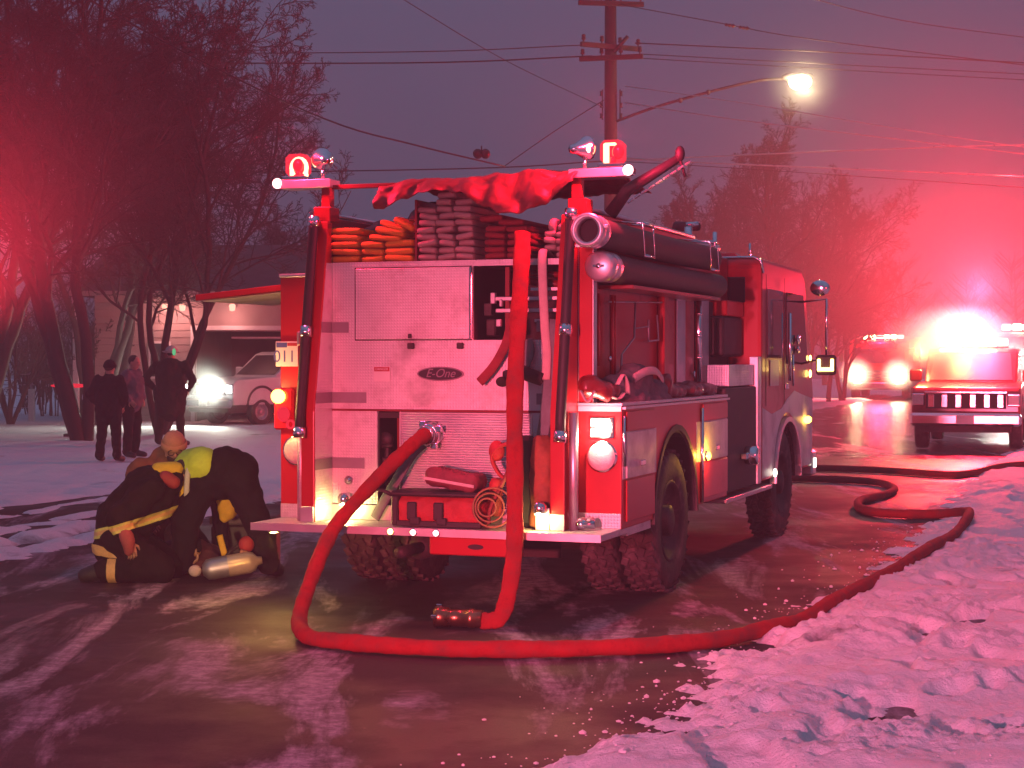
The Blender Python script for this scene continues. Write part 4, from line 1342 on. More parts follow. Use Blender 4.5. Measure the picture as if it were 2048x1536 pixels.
# straps hanging on the rear face
def strap(name, label, cat, pts, w, t, mat_, up=(0, 1, 0), group='straps and hose ends hanging down the rear panel'):
    b = pts[-1]
    mb = MB(off=b)
    mb.tube(smooth_path(pts, 6), 1.0, 10, squash=(w / 2, t / 2), up=up)
    return mb.build(name, mat_, label=label, cat=cat, group=group, loc=tw(*b), rz=YAW)
strap('hose_end', 'pale pink hose end hanging right of the large red hose', 'hose end', [(.705, .60, 2.40), (.707, .49, 2.425), (.71, .425, 2.40), (.718, .41, 2.2), (.735, .405, 1.9), (.75, .40, 1.75), (.745, .395, 1.57)], .062, .028, M_hosep)
strap('hose_end', 'dull red hose end curling left out of the open locker', 'hose end', [(.54, .55, 2.10), (.53, .43, 2.05), (.50, .40, 1.95), (.46, .39, 1.80), (.38, .385, 1.66), (.28, .38, 1.55)], .068, .026, M_hosem)
strap('strap', 'grey green webbing strap at the right edge of rear panel', 'strap', [(.775, .44, 1.97), (.77, .415, 1.9), (.765, .41, 1.6), (.745, .40, 1.35), (.71, .40, 1.15)], .085, .012, M_teal)
strap('strap', 'grey green webbing strap slanting down beside the outlet hose', 'strap', [(-.15, .42, 1.13), (-.22, .38, 1.05), (-.32, .36, .88), (-.43, .38, .72), (-.50, .40, .61)], .07, .012, M_teal)
strap('strap', 'grey webbing tail hidden behind the hanging hose at locker height', 'strap', [(.60, .44, 1.84), (.62, .42, 1.74), (.57, .41, 1.62)], .07, .012, M_teal)
t = lthing('hose_nozzle', 'black hose nozzle hung behind the large red hose', 'nozzle', (.57, .38, 1.55))
mb = MB(off=(.57, .38, 1.55))
mb.tube([(.45, .40, 1.60), (.58, .38, 1.62), (.72, .39, 1.57)], [.028, .05, .045], 10)
mb.build('nozzle_barrel', M_black, t)
mb = MB(off=(.57, .38, 1.55)); mb.ball((.44, .38, 1.555), (.045, .03, .035))
mb.build('nozzle_tip', M_olive, t)

# bags and packs on the step
bs = (.08, .2, .593)
t = lthing('gear_bag', 'red canvas bag with black flaps standing on the rear step', 'bag', bs)
mb = MB(off=bs)
mb.box(-.23, .40, .10, .36, .596, .80, .04)
o = mb.build('bag_body', M_bag, t)
bake_remesh(o, .018, 4, .012, 9)
for x in (-.09, .10):
    mb = MB(off=bs); mb.box(x - .035, x + .035, .078, .094, .64, .76, .01); mb.box(x - .015, x + .06, .076, .09, .61, .66, .01)
    mb.build('buckle_strap', M_black, t)
mb = MB(off=bs); mb.box(-.245, .42, .085, .37, .795, .83, .012)
mb.build('bag_flap', M_black, t)
mb = MB(off=bs); mb.tube([(-.235, .1, .80), (-.30, .09, .83), (-.33, .1, .835), (-.40, .12, .84)], .014, 6)
mb.build('carry_strap', M_black, t)
mb = MB(off=bs); mb.box(-.23, .40, .086, .099, .598, .635, .004); mb.box(-.24, -.19, .082, .3, .6, .80, .01)
mb.build('bag_trim', M_black, t)
b2 = (.16, .22, .832)
t = lthing('pouch', 'maroon padded pouch lying tilted on the red bag', 'bag', b2)
mb = MB(off=b2)
mb.box(-.19, .19, -.12, .12, 0, .12, .03, Matrix.Translation((.16, .22, .846)) @ Matrix.Rotation(math.radians(8), 4, 'Y'))
o = mb.build('pouch_body', mat('maroon_cloth', (.16, .04, .05), .8, 0, .3, 9, bump=.5, bscale=50), t)
bake_remesh(o, .015, 4, .012, 10)
mb = MB(off=b2)
mb.box(-.18, .185, -.13, -.1215, .04, .06, .003, Matrix.Translation((.16, .22, .846)) @ Matrix.Rotation(math.radians(8), 4, 'Y'))
mb.build('zip', M_tapes, t)
b3 = (.47, .12, .593)
t = lthing('coiled_strap', 'coiled webbing strap standing on edge beside the red bag', 'strap', b3)
mb = MB(off=b3)
for k, r_ in enumerate((.135, .10, .065)):
    mb.lathe([(r_ - .012, -.035), (r_, -.035), (r_, .035), (r_ - .012, .035), (r_ - .012, -.035)], (.47 - .02 * k, .12, .735), (0.35, -1, .1), 24)
mb.build('coil', mat('brown_webbing', (.20, .07, .05), .8, 0, .3, 12), t)
b4 = (.66, .3, .593)
t = lthing('air_pack', 'brown breathing apparatus pack leaning upright against the rear panel', 'air pack', b4)
mb = MB(off=b4)
mb.tube([(.76, .27, .60), (.765, .28, .9), (.755, .31, 1.12), (.73, .33, 1.20)], [.085, .09, .085, .05], 16)
o = mb.build('cylinder_cover', mat('rust_cloth', (.24, .075, .03), .75, 0, .35, 7, bump=.5, bscale=30), t)
bake_remesh(o, .016, 3, .014, 8)
mb = MB(off=b4); mb.box(.56, .70, .26, .37, .60, 1.20, .03)
mb.build('back_plate', M_black, t)
mb = MB(off=b4); mb.tube(smooth_path([(.56, .24, 1.16), (.47, .22, 1.12), (.43, .22, 1.05), (.48, .22, .95), (.55, .23, .90)], 5), [.02] * 21, 8, squash=(1.8, .7))
mb.build('shoulder_strap', M_bag, t)
mb = MB(off=b4); mb.tube(smooth_path([(.55, .22, .98), (.49, .2, .85), (.43, .19, .72), (.42, .18, .62)], 5), .03, 8, squash=(1.3, .5))
mb.build('waist_strap', mat('brown_strap', (.22, .07, .05), .8, 0, .3, 9), t)
mb = MB(off=b4); mb.ball((.455, .24, 1.10), (.055, .05, .07))
mb.build('face_mask', M_bag, t)
b5 = (.40, .34, .593)
mb = MB(off=b5); mb.lathe([(0, 0), (.045, 0), (.047, .02), (.047, .22), (.03, .25), (0, .25)], (.395, .36, .66), (0.05, 0, 1), 14)
mb.build('red_flask', M_bag, label='small red flask standing behind the red bag', cat='flask', loc=tw(*b5), rz=YAW)
b6 = (1.06, .26, .593)
t = lthing('hose_fitting', 'dull silver hose fitting lying on the right end of the step', 'fitting', b6)
mb = MB(off=b6); mb.lathe([(.02, 0), (.038, 0), (.038, .05), (.03, .06), (.03, .12), (.02, .12)], (1.0, .26, .632), (1, .2, 0), 14)
mb.build('fitting_body', M_chrome, t)
for dx in (.0, .06):
    mb = MB(off=b6); mb.box(1.02 + dx, 1.05 + dx, .22, .32, .655, .675, .006)
    mb.build('fitting_lug', M_alu, t)

# coats and gear thrown on the right-hand ledge
def heap(name, label, cat, base, balls, mat_, vox=.022, noise=.02, group='gear thrown on the right-hand ledge'):
    t = lthing(name, label, cat, base, group)
    mb = MB(off=base)
    for (x, y, z, a, b, c) in balls:
        mb.ball((x, y, z), (a, b, c))
    o = mb.build('cloth', mat_, t)
    bake_remesh(o, vox, 3, noise, 9)
    return t
t = heap('gear_pouch', 'dark red gear pouch with pale straps hung over the ledge corner', 'pouch', (1.10, .3, 1.42), [(1.06, .36, 1.53, .08, .10, .08), (1.14, .42, 1.50, .08, .11, .07), (1.17, .56, 1.50, .05, .1, .05)], M_darkred)
for pts in ([(1.03, .26, 1.50), (1.08, .25, 1.43), (1.12, .27, 1.50)], [(1.19, .40, 1.46), (1.215, .50, 1.445), (1.22, .60, 1.48)], [(1.20, .52, 1.54), (1.215, .60, 1.60), (1.225, .66, 1.54), (1.22, .70, 1.47)]):
    mb = MB(off=(1.10, .3, 1.42)); mb.tube(smooth_path(pts, 5), .013, 6, squash=(1.4, .5))
    mb.build('pale_strap', M_hosep, t)
t = heap('turnout_coat', 'dark turnout coat with a pale stripe heaped on the ledge', 'coat', (1.1, 1.3, 1.42), [(1.08, .95, 1.50, .12, .28, .10), (1.10, 1.3, 1.55, .12, .3, .13), (1.10, 1.65, 1.48, .12, .35, .08), (1.16, 1.1, 1.42, .09, .25, .08), (1.2, 1.55, 1.40, .06, .3, .07)], M_grey)
mb = MB(off=(1.1, 1.3, 1.42)); mb.tube(smooth_path([(1.20, .92, 1.575), (1.22, 1.15, 1.62), (1.225, 1.4, 1.62), (1.22, 1.6, 1.56)], 6), .03, 8, squash=(1.0, .3), up=(1, 0, .2))
mb.build('pale_stripe', M_hosep, t)
heap('turnout_trousers', 'dark gear bundle lying along the ledge ahead of the coat', 'gear bundle', (1.1, 2.6, 1.42), [(1.10, 2.2, 1.46, .12, .3, .06), (1.12, 2.7, 1.47, .12, .35, .06), (1.10, 3.2, 1.46, .12, .28, .06), (1.12, 2.0, 1.5, .08, .1, .1)], M_darkred)
t = lthing('tool', 'dark tool with a glinting serrated edge sticking up beside the right beacon', 'tool', (1.0, .9, 2.72))
mb = MB(off=(1.0, .9, 2.72)); mb.tube([(1.02, .95, 2.70), (1.15, .93, 2.86), (1.52, .9, 3.06)], [.05, .045, .03], 8)
mb.build('tool_body', M_chassis, t)
mb = MB(off=(1.0, .9, 2.72)); mb.ball((1.53, .88, 3.085), (.035, .03, .055)); mb.tube([(1.53, .88, 3.05), (1.57, .87, 2.93)], .01, 6)
mb.build('tool_head', M_black, t)
for i in range(9):
    u = i / 8
    mb = MB(off=(1.0, .9, 2.72)); mb.box(-.026, .026, -.008, .008, -.009, .009, .003, Matrix.Translation((1.19 + .40 * u, .86, 2.78 + .24 * u)) @ Matrix.Rotation(-.55, 4, 'Y'))
    mb.build('chain_link', M_chrome, t)
t = lthing('nozzle_stack', 'silver nozzles and fittings on the engine roof above suction hoses', 'nozzle', (.8, 4.3, 2.62))
part('gun_deck', M_darkred, lambda m: m.box(-.9, .92, 3.62, 4.95, 2.2, 2.62, .01))
for pts, r_, mm in (([(.72, 4.3, 2.621), (.72, 4.3, 2.86)], .035, M_chrome), ([(.74, 4.35, 2.72), (.84, 4.85, 2.70)], .04, M_alu), ([(.70, 4.3, 2.88), (.8, 4.34, 2.89)], .02, M_chrome), ([(.86, 4.7, 2.62), (.86, 4.7, 2.84)], .02, M_chrome)):
    mb = MB(off=(.8, 4.3, 2.62)); mb.cyl(pts[0], pts[1], r_, n=10)
    mb.build('nozzle_pipe', mm, t)
t = lthing('chrome_nozzle', 'round chrome nozzle rim poking out behind the yellow hose', 'nozzle', (-.27, .72, 2.5))
mb = MB(off=(-.27, .72, 2.5)); mb.lathe([(.075, 0), (.085, 0), (.085, .03), (.075, .03), (.075, 0)], (-.27, .62, 2.56), (-.3, -1, .1), 24)
mb.build('rim_ring', M_chrome, t)
mb = MB(off=(-.27, .72, 2.5)); mb.lathe([(.084, .03), (.06, .2), (0, .2)], (-.27, .62, 2.56), (.3, 1, -.1), 20)
mb.build('nozzle_body', M_chassis, t)

# ------------------------------------------------------------------ people
def V3(*a):
    return Vector(a)


def chain(mb, pts, rad):
    for i in range(len(pts) - 1):
        mb.tube([pts[i], pts[i + 1]], [rad[i], rad[i + 1]], 12)
    for p, r in zip(pts, rad):
        mb.ball(p, r, 12, 8)


def hand(mb, wrist, d, n, side, curl=0.5, s=1.0):
    """palm, four unequal bent fingers and a thumb leaving the side of the palm; d = pointing direction, n = palm normal"""
    d = Vector(d).normalized(); n = Vector(n); n = (n - d * n.dot(d)).normalized(); w = d.cross(n) * side
    W = Vector(wrist)
    R = Matrix((w, d, n)).transposed()
    mb.ball(W + d * .045 * s, (.042 * s, .052 * s, .018 * s), 10, 7, R)
    for k, (off, ln) in enumerate(((-.030, .066), (-.010, .076), (.011, .071), (.030, .055))):
        p = W + d * .082 * s + w * off * s
        a = curl * .6
        q = p + (d * math.cos(a) + n * math.sin(a)) * ln * .5 * s
        a2 = curl * 1.6
        e = q + (d * math.cos(a2) + n * math.sin(a2)) * ln * .5 * s
        mb.tube([p - d * .02 * s, p, q, e], [.0095 * s, .0095 * s, .0085 * s, .0065 * s], 7)
        mb.ball(e, .0065 * s, 6, 5)
    p = W + d * .030 * s - w * .036 * s
    q = p + (d * .55 - w * .75 + n * .2).normalized() * .034 * s
    e = q + (d * .9 - w * .25 + n * .35).normalized() * .030 * s
    mb.tube([W + d * .02 * s - w * .02 * s, p, q, e], [.012 * s, .012 * s, .010 * s, .007 * s], 7)
    mb.ball(e, .007 * s, 6, 5)


def head_geo(mb, c, fwd, up, s=1.0):
    f = Vector(fwd).normalized(); u = Vector(up); u = (u - f * u.dot(f)).normalized(); r = f.cross(u)
    R = Matrix((r, f, u)).transposed()
    c = Vector(c)
    mb.ball(c + u * .02 * s, (.078 * s, .098 * s, .105 * s), 16, 12, R)
    mb.ball(c + f * .025 * s - u * .055 * s, (.058 * s, .066 * s, .06 * s), 14, 9, R)
    mb.tube([c + f * .085 * s + u * .015 * s, c + f * .112 * s - u * .025 * s], [.010 * s, .018 * s], 8)
    mb.ball(c + f * .108 * s - u * .026 * s, .016 * s, 8, 6)
    for sx in (-1, 1):
        mb.ball(c + r * .079 * s * sx - f * .005 * s - u * .005 * s, (.012 * s, .022 * s, .034 * s), 8, 6, R)
        mb.ball(c + r * .032 * s * sx + f * .080 * s + u * .022 * s, .018 * s, 8, 6)
    return f, u, r, R


def face_parts(parent, c, f, u, r, R, base, s=1.0):
    c = Vector(c)
    for sx in (-1, 1):
        mb = MB(off=base)
        mb.ball(c + r * .032 * s * sx + f * .091 * s + u * .018 * s, (.014 * s, .008 * s, .008 * s), 8, 6, R)
        mb.build('eye', M_black, parent)
    mb = MB(off=base)
    mb.ball(c + f * .083 * s - u * .063 * s, (.024 * s, .008 * s, .006 * s), 8, 6, R)
    mb.build('mouth', M_darkred, parent)


def person(base, label, J, cloth, hat=None, hair=True, group=None, vox=.02, hands=True):
    """J: joints in world space. cloth: list of (name, material, [(points, radii)...], noise)"""
    base = Vector(base)
    t = empty('person', base, 0, label, 'person', group)
    mb = MB(off=base)
    chain(mb, [J['pelvis'], J['chest'], J['neck']], [.14, .15, .055])
    chain(mb, [J['neck'], J['head']], [.055, .06])
    for S in 'LR':
        chain(mb, [J['chest'], J['sh' + S]], [.11, .065])
        chain(mb, [J['sh' + S], J['el' + S], J['wr' + S]], [.06, .045, .03])
        chain(mb, [J['pelvis'], J['hip' + S]], [.12, .09])
        chain(mb, [J['hip' + S], J['kn' + S], J['an' + S]], [.085, .058, .042])
        chain(mb, [J['an' + S], J['to' + S]], [.042, .035])
    f, u, r, R = head_geo(mb, J['head'], J['face'], J['up'])
    o = mb.build('body', M_skin, t)
    bake_remesh(o, .016, 3)
    if hands:
        hb = MB()
        for S, sd in (('L', 1), ('R', -1)):
            d = Vector(J['wr' + S]) - Vector(J['el' + S])
            hand(hb, Vector(J['wr' + S]) - base, J.get('hd' + S, d), J.get('hn' + S, Vector((-.3 * sd, -.2, -.3))), sd, J.get('curl', .6))
        bm = bmesh.new(); bm.from_mesh(o.data)
        tmp = bpy.data.meshes.new('h'); tmp.from_pydata(hb.v, [], hb.f); tmp.polygons.foreach_set('use_smooth', [True] * len(hb.f))
        bm.from_mesh(tmp); bm.to_mesh(o.data); bm.free(); bpy.data.meshes.remove(tmp)
    face_parts(t, J['head'], f, u, r, R, base)
    if hair:
        mb = MB(off=base)
        h = Vector(J['head'])
        mb.ball(h + u * .035 - f * .018, (.084, .096, .098), 16, 11, R)
        mb.build('hair', M_hair, t)
    for (nm, m, chains, nz) in cloth:
        mb = MB(off=base)
        for pts, rad in chains:
            chain(mb, [Vector(p) for p in pts], rad)
        oo = mb.build(nm, m, t)
        bake_remesh(oo, vox, 3, nz, 8)
    if hat:
        nm, m, kind = hat
        h = Vector(J['head'])
        mb = MB(off=base)
        if kind == 'knit':
            mb.ball(h + u * .05 - f * .010, (.095, .112, .100), 18, 12, R)
            mb.lathe([(.098, -.02), (.108, -.018), (.110, .0), (.106, .03), (.098, .034)], h + u * .035 + f * .002, u, 22)
            oo = mb.build(nm, m, t)
        elif kind == 'helmet':
            mb.ball(h + u * .06, (.115, .135, .095), 18, 12, R)
            T = Matrix.Translation(h + u * .045) @ R.to_4x4()
            mb.lathe([(.10, .0), (.165, -.012), (.17, -.005), (.10, .015)], h + u * .04 - f * .02, u, 22)
            oo = mb.build(nm, m, t)
        elif kind == 'cap':
            mb.ball(h + u * .048 - f * .008, (.088, .104, .088), 18, 12, R)
            mb.ball(h + u * .045 + f * .11, (.065, .07, .012), 14, 6, R)
            oo = mb.build(nm, m, t)
    return t, f, u, r, R


def band(t, base, name, m, p, axis, rx, h, sq=1.0, side=(1, 0, 0), tilt=None):
    """reflective band: a short loop round a limb or coat"""
    base = Vector(base)
    mb = MB(off=base)
    ax = Vector(axis).normalized()
    P = Vector(p)
    mb.tube([P - ax * h / 2, P + ax * h / 2], rx, 20, caps=False, squash=(1.0, sq), up=side)
    o = mb.build(name, m, t)
    md = o.modifiers.new('t', 'SOLIDIFY'); md.thickness = .006; md.offset = 1
    return o


# --- three people standing on the snowy verge
def standing(base, label, face, coat_m, trou_m, hat, h=1.75, wide=1.0, arms='down', group='bystanders standing on the snowy verge', hair=True, coat_len=.0, lean=0.0):
    b = Vector(base); k = h / 1.75
    f = Vector(face).normalized(); r = f.cross(Vector((0, 0, 1)))
    P = lambda x, y, z: b + r * x * k * wide + f * (y + lean * z) * k + Vector((0, 0, z * k))
    J = {'pelvis': P(0, 0, .95), 'chest': P(0, .02, 1.28), 'neck': P(0, .03, 1.48), 'head': P(0, .06, 1.61), 'face': f + Vector((0, 0, -.12)), 'up': (0, 0, 1),
         'shL': P(-.18, .02, 1.42), 'shR': P(.18, .02, 1.42), 'hipL': P(-.10, 0, .92), 'hipR': P(.10, 0, .92),
         'knL': P(-.12, .03, .5), 'knR': P(.12, .02, .5), 'anL': P(-.14, -.02, .08), 'anR': P(.14, 0, .08), 'toL': P(-.17, .15, .035), 'toR': P(.17, .16, .035)}
    if arms == 'pocket':
        J.update(elL=P(-.30, -.04, 1.16), elR=P(.30, -.04, 1.16), wrL=P(-.20, .10, .98), wrR=P(.20, .10, .98))
    elif arms == 'crossed':
        J.update(elL=P(-.27, .06, 1.18), elR=P(.27, .06, 1.18), wrL=P(.04, .22, 1.20), wrR=P(-.04, .25, 1.24))
    else:
        J.update(elL=P(-.25, -.03, 1.14), elR=P(.25, -.03, 1.14), wrL=P(-.25, .06, .90), wrR=P(.25, .06, .90))
    c = [([J['pelvis'] + Vector((0, 0, -coat_len)), P(0, .02, 1.15), J['chest'], P(0, .03, 1.44)], [.185 * wide, .185 * wide, .19 * wide, .095])]
    for S in 'LR':
        c.append(([J['chest'], J['sh' + S]], [.15, .088]))
        c.append(([J['sh' + S] + Vector((0, 0, -.02)), J['el' + S], J['wr' + S] + (J['el' + S] - J['wr' + S]) * .08], [.085, .075, .055]))
    tr = []
    for S in 'LR':
        tr.append(([J['pelvis'], J['hip' + S], J['kn' + S], J['an' + S] + Vector((0, 0, .03))], [.15 * wide, .115 * wide, .085, .075]))
    bo = []
    cloth = [('coat', coat_m, c, .02), ('trousers', trou_m, tr, .014)]
    for S in 'LR':
        cloth.append(('boot', M_black, [([J['an' + S] + Vector((0, 0, .10)), J['an' + S], J['to' + S] + Vector((0, 0, .015))], [.065, .06, .05])], 0))
    return person(base, label, J, cloth, hat, hair, group, vox=.024)


standing((-6.53, 28.3, zsnow(-6.53, 28.3)), 'person in dark coat and trousers with back turned, legs apart on snow', (.25, 1, 0), M_navy, M_navy, ('hood', M_navy, 'knit'), 1.64, 1.12, 'pocket', coat_len=.06)
standing((-6.42, 29.5, zsnow(-6.42, 29.5)), 'bareheaded person in grey jacket facing right behind the darker figure', (1, -.35, 0), M_grey, M_navy, None, 1.74, 1.05, 'pocket')
t, f, u, r, R = standing((-6.55, 33.5, zsnow(-6.55, 33.5)), 'tall broad person in long olive black coat and pale helmet before the tree', (.3, 1, 0), M_olive, M_olive, ('helmet', M_hosep, 'helmet'), 1.92, 1.55, 'pocket', coat_len=.30)
mb = MB(off=(-6.55, 33.5, 0)); mb.ball((-6.43, 33.3, 1.80), (.035, .03, .07))
mb.build('light_stick', E_green, t)

# --- firefighter kneeling at the left, bent forward over the casualty gear
B = (-2.9, 13.5, 0)
J = {'pelvis': V3(-3.02, 13.5, .36), 'chest': V3(-2.80, 13.52, .66), 'neck': V3(-2.66, 13.56, .78), 'head': V3(-2.56, 13.62, .80), 'face': V3(.8, .3, -.7), 'up': V3(.6, .1, .8),
     'shL': V3(-2.72, 13.72, .70), 'shR': V3(-2.76, 13.34, .70), 'elL': V3(-2.60, 13.74, .44), 'wrL': V3(-2.50, 13.70, .24), 'elR': V3(-2.98, 13.24, .50), 'wrR': V3(-2.90, 13.23, .32),
     'hipL': V3(-3.0, 13.60, .33), 'hipR': V3(-3.03, 13.40, .33), 'knL': V3(-2.64, 13.64, .10), 'knR': V3(-2.68, 13.36, .10), 'anL': V3(-3.10, 13.64, .09), 'anR': V3(-3.12, 13.38, .09), 'toL': V3(-3.24, 13.64, .05), 'toR': V3(-3.27, 13.38, .05),
     'hdR': V3(.35, -.1, -1), 'hnR': V3(-.6, .8, 0), 'curl': .8}
coat = [([V3(-3.04, 13.5, .26), J['pelvis'] + V3(.02, 0, .10), J['chest'], V3(-2.66, 13.54, .76)], [.20, .215, .225, .12]),
        ([J['chest'], J['shL']], [.17, .10]), ([J['chest'], J['shR']], [.17, .11]),
        ([J['shL'], J['elL'], J['wrL']], [.10, .085, .065]), ([J['shR'], J['elR'] , V3(-2.93, 13.23, .40)], [.11, .10, .075])]
tro = [([J['pelvis'], J['hipL'], J['knL']], [.18, .14, .11]), ([J['pelvis'], J['hipR'], J['knR']], [.18, .14, .115]),
       ([J['knL'], J['anL']], [.10, .085]), ([J['knR'], J['anR']], [.11, .095])]
bt = [([J['anR'] + V3(.04, 0, 0), J['anR'], J['toR']], [.085, .08, .06])]
bt2 = [([J['anL'] + V3(.04, 0, 0), J['anL'], J['toL']], [.085, .08, .06])]
kn, f, u, r, R = person(B, 'firefighter in black turnout gear with orange reflective bands kneeling bent forward', J,
       [('coat', M_turnout, coat, .022), ('trousers', M_turnout, tro, .014), ('boot', M_black, bt, 0), ('boot', M_black, bt2, 0),
        ('glove', M_glove, [([V3(-2.925, 13.20, .40), V3(-2.90, 13.20, .33), V3(-2.89, 13.20, .26)], [.055, .06, .045])], .01),
        ('collar', M_yellow, [([V3(-2.72, 13.48, .845), V3(-2.60, 13.52, .86)], [.07, .06])], .006),
        ('hood', M_bag, [([V3(-2.66, 13.42, .80), V3(-2.60, 13.42, .76)], [.055, .055])], .006)], None, True, 'emergency workers crouched over gear beside the engine')


def wrap(t, base, target, name, m, planes, thick, lim=None):
    """reflective band cut from the cloth itself: the strip of its surface between two planes, lifted 6 mm"""
    src = target.data
    bm = bmesh.new(); bm.from_mesh(src)
    n, d0, d1 = planes
    n = Vector(n).normalized()
    bmesh.ops.bisect_plane(bm, geom=bm.verts[:] + bm.edges[:] + bm.faces[:], plane_co=n * d0, plane_no=n, clear_inner=True)
    bmesh.ops.bisect_plane(bm, geom=bm.verts[:] + bm.edges[:] + bm.faces[:], plane_co=n * d1, plane_no=n, clear_outer=True)
    if lim:
        for (ln, ld) in lim:
            ln = Vector(ln).normalized()
            bmesh.ops.bisect_plane(bm, geom=bm.verts[:] + bm.edges[:] + bm.faces[:], plane_co=ln * ld, plane_no=ln, clear_inner=True)
    bm.normal_update()
    for v in bm.verts:
        v.co += v.normal * thick
    me = bpy.data.meshes.new(name)
    bm.to_mesh(me); bm.free()
    me.materials.clear(); me.materials.append(m)
    o = bpy.data.objects.new(name, me)
    link(o, t)
    return o


def child(t, nm, k=0):
    c = [o for o in t.children if o.name.split('.')[0] == nm]
    return c[k]


BV = Vector(B)
ct = child(kn, 'coat'); tr_ = child(kn, 'trousers')
# bands are given in the person's own space (base at the ground under the hips)
for (d0, d1) in ((.395, .465),):
    wrap(kn, B, ct, 'reflective_band', M_tapey, ((-.30, 0, 1), d0 + .0, d0 + .022), .007)
    wrap(kn, B, ct, 'reflective_band', M_tape, ((-.30, 0, 1), d0 + .022, d0 + .05), .007)
    wrap(kn, B, ct, 'reflective_band', M_tapey, ((-.30, 0, 1), d0 + .05, d1), .007)
wrap(kn, B, ct, 'reflective_band', M_tape, ((.12, 0, 1), .175, .25), .007)
wrap(kn, B, tr_, 'cuff_band', M_tape, ((1, 0, 0), -.185, -.115), .008, lim=[((0, 0, -1), -.19)])

# --- worker in lime vest bent double, seen from behind
B = (-2.25, 13.66, 0)
J = {'pelvis': V3(-2.27, 13.66, .84), 'chest': V3(-2.52, 13.96, .82), 'neck': V3(-2.63, 14.16, .70), 'head': V3(-2.66, 14.28, .58), 'face': V3(-.2, .5, -.8), 'up': V3(-.1, .8, .5),
     'shL': V3(-2.70, 14.08, .66), 'shR': V3(-2.38, 14.16, .66), 'elL': V3(-2.66, 14.2, .40), 'wrL': V3(-2.48, 14.15, .20), 'elR': V3(-2.36, 14.22, .40), 'wrR': V3(-2.34, 14.10, .20),
     'hipL': V3(-2.39, 13.66, .80), 'hipR': V3(-2.15, 13.66, .80), 'knL': V3(-2.54, 13.62, .45), 'knR': V3(-1.99, 13.60, .47), 'anL': V3(-2.58, 13.66, .09), 'anR': V3(-1.90, 13.66, .09), 'toL': V3(-2.62, 13.83, .04), 'toR': V3(-1.85, 13.83, .04)}
tro = [([V3(-2.36, 13.70, .82), V3(-2.25, 13.66, .86), V3(-2.13, 13.68, .83)], [.14, .17, .155]), ([V3(-2.27, 13.66, .80), V3(-2.27, 13.67, .72)], [.17, .12]),
       ([J['hipL'], J['knL'], J['anL'] + V3(0, 0, .02)], [.15, .115, .085]), ([J['hipR'], J['knR'], J['anR'] + V3(0, 0, .02)], [.155, .11, .09])]
vest = [([V3(-2.41, 13.64, .875), V3(-2.50, 13.72, .84), J['chest'], V3(-2.60, 14.12, .74)], [.155, .165, .185, .11]), ([J['chest'], J['shL']], [.15, .1]), ([J['chest'], J['shR']], [.15, .1])]
slv = [([J['shL'], J['elL'], J['wrL']], [.09, .07, .05]), ([J['shR'], J['elR'], J['wrR']], [.09, .07, .05])]
bw, f, u, r, R = person(B, 'person in navy trousers and lime safety vest bent double, seen from behind', J,
       [('trousers', M_navy, tro, .014), ('vest', M_lime, vest, .012), ('sleeves', M_navy, slv, .012),
        ('boot', M_black, [([J['anL'] + V3(0, 0, .06), J['anL'], J['toL']], [.075, .065, .05])], 0), ('boot', M_black, [([J['anR'] + V3(0, 0, .06), J['anR'], J['toR']], [.085, .075, .055])], 0),
        ('vest_hem', M_yellow, [([V3(-2.28, 13.95, .64), V3(-2.20, 13.95, .60), V3(-2.25, 13.93, .50)], [.08, .085, .07]), ([V3(-2.30, 13.95, .58), V3(-2.29, 13.93, .44)], [.07, .045])], .012),
        ('vest_edge', M_yellow, [([V3(-2.53, 13.60, .80), V3(-2.545, 13.58, .70), V3(-2.55, 13.60, .58)], [.045, .045, .04])], .006)], None, True, 'emergency workers crouched over gear beside the engine')
mb = MB(off=B); mb.tube(smooth_path([(-2.46, 13.62, .95), (-2.50, 13.535, .86), (-2.515, 13.525, .74), (-2.52, 13.54, .62)], 6), .02, 8, squash=(1.1, .35), up=(0, 1, 0))
mb.build('vest_tape', M_tapes, bw)

# --- worker in tan knit cap crouched behind, facing the camera
B = (-2.9, 14.75, 0)
J = {'pelvis': V3(-2.96, 14.95, .32), 'chest': V3(-2.95, 14.82, .64), 'neck': V3(-2.89, 14.76, .85), 'head': V3(-2.84, 14.70, .96), 'face': V3(.25, -.85, -.45), 'up': V3(.05, -.35, .9),
     'shL': V3(-2.74, 14.78, .76), 'shR': V3(-3.14, 14.80, .76), 'elL': V3(-2.66, 14.62, .52), 'wrL': V3(-2.62, 14.42, .36), 'elR': V3(-3.18, 14.64, .5), 'wrR': V3(-3.0, 14.42, .38),
     'hipL': V3(-2.85, 14.95, .30), 'hipR': V3(-3.06, 14.95, .30), 'knL': V3(-2.78, 14.52, .18), 'knR': V3(-3.14, 14.52, .18), 'anL': V3(-2.82, 14.98, .09), 'anR': V3(-3.10, 14.98, .09), 'toL': V3(-2.82, 15.1, .05), 'toR': V3(-3.10, 15.1, .05)}
coat = [([V3(-2.96, 14.93, .30), J['chest'], V3(-2.90, 14.78, .80)], [.22, .22, .12]), ([J['chest'], J['shL']], [.17, .11]), ([J['chest'], J['shR']], [.17, .12]),
        ([J['shL'], J['elL'], J['wrL']], [.11, .09, .065]), ([J['shR'], J['elR'], J['wrR']], [.12, .09, .065]), ([V3(-2.99, 14.84, .84), V3(-2.92, 14.84, .90)], [.10, .09])]
tro = [([J['pelvis'], J['hipL'], J['knL'], J['anL']], [.17, .13, .1, .08]), ([J['pelvis'], J['hipR'], J['knR'], J['anR']], [.17, .13, .1, .08])]
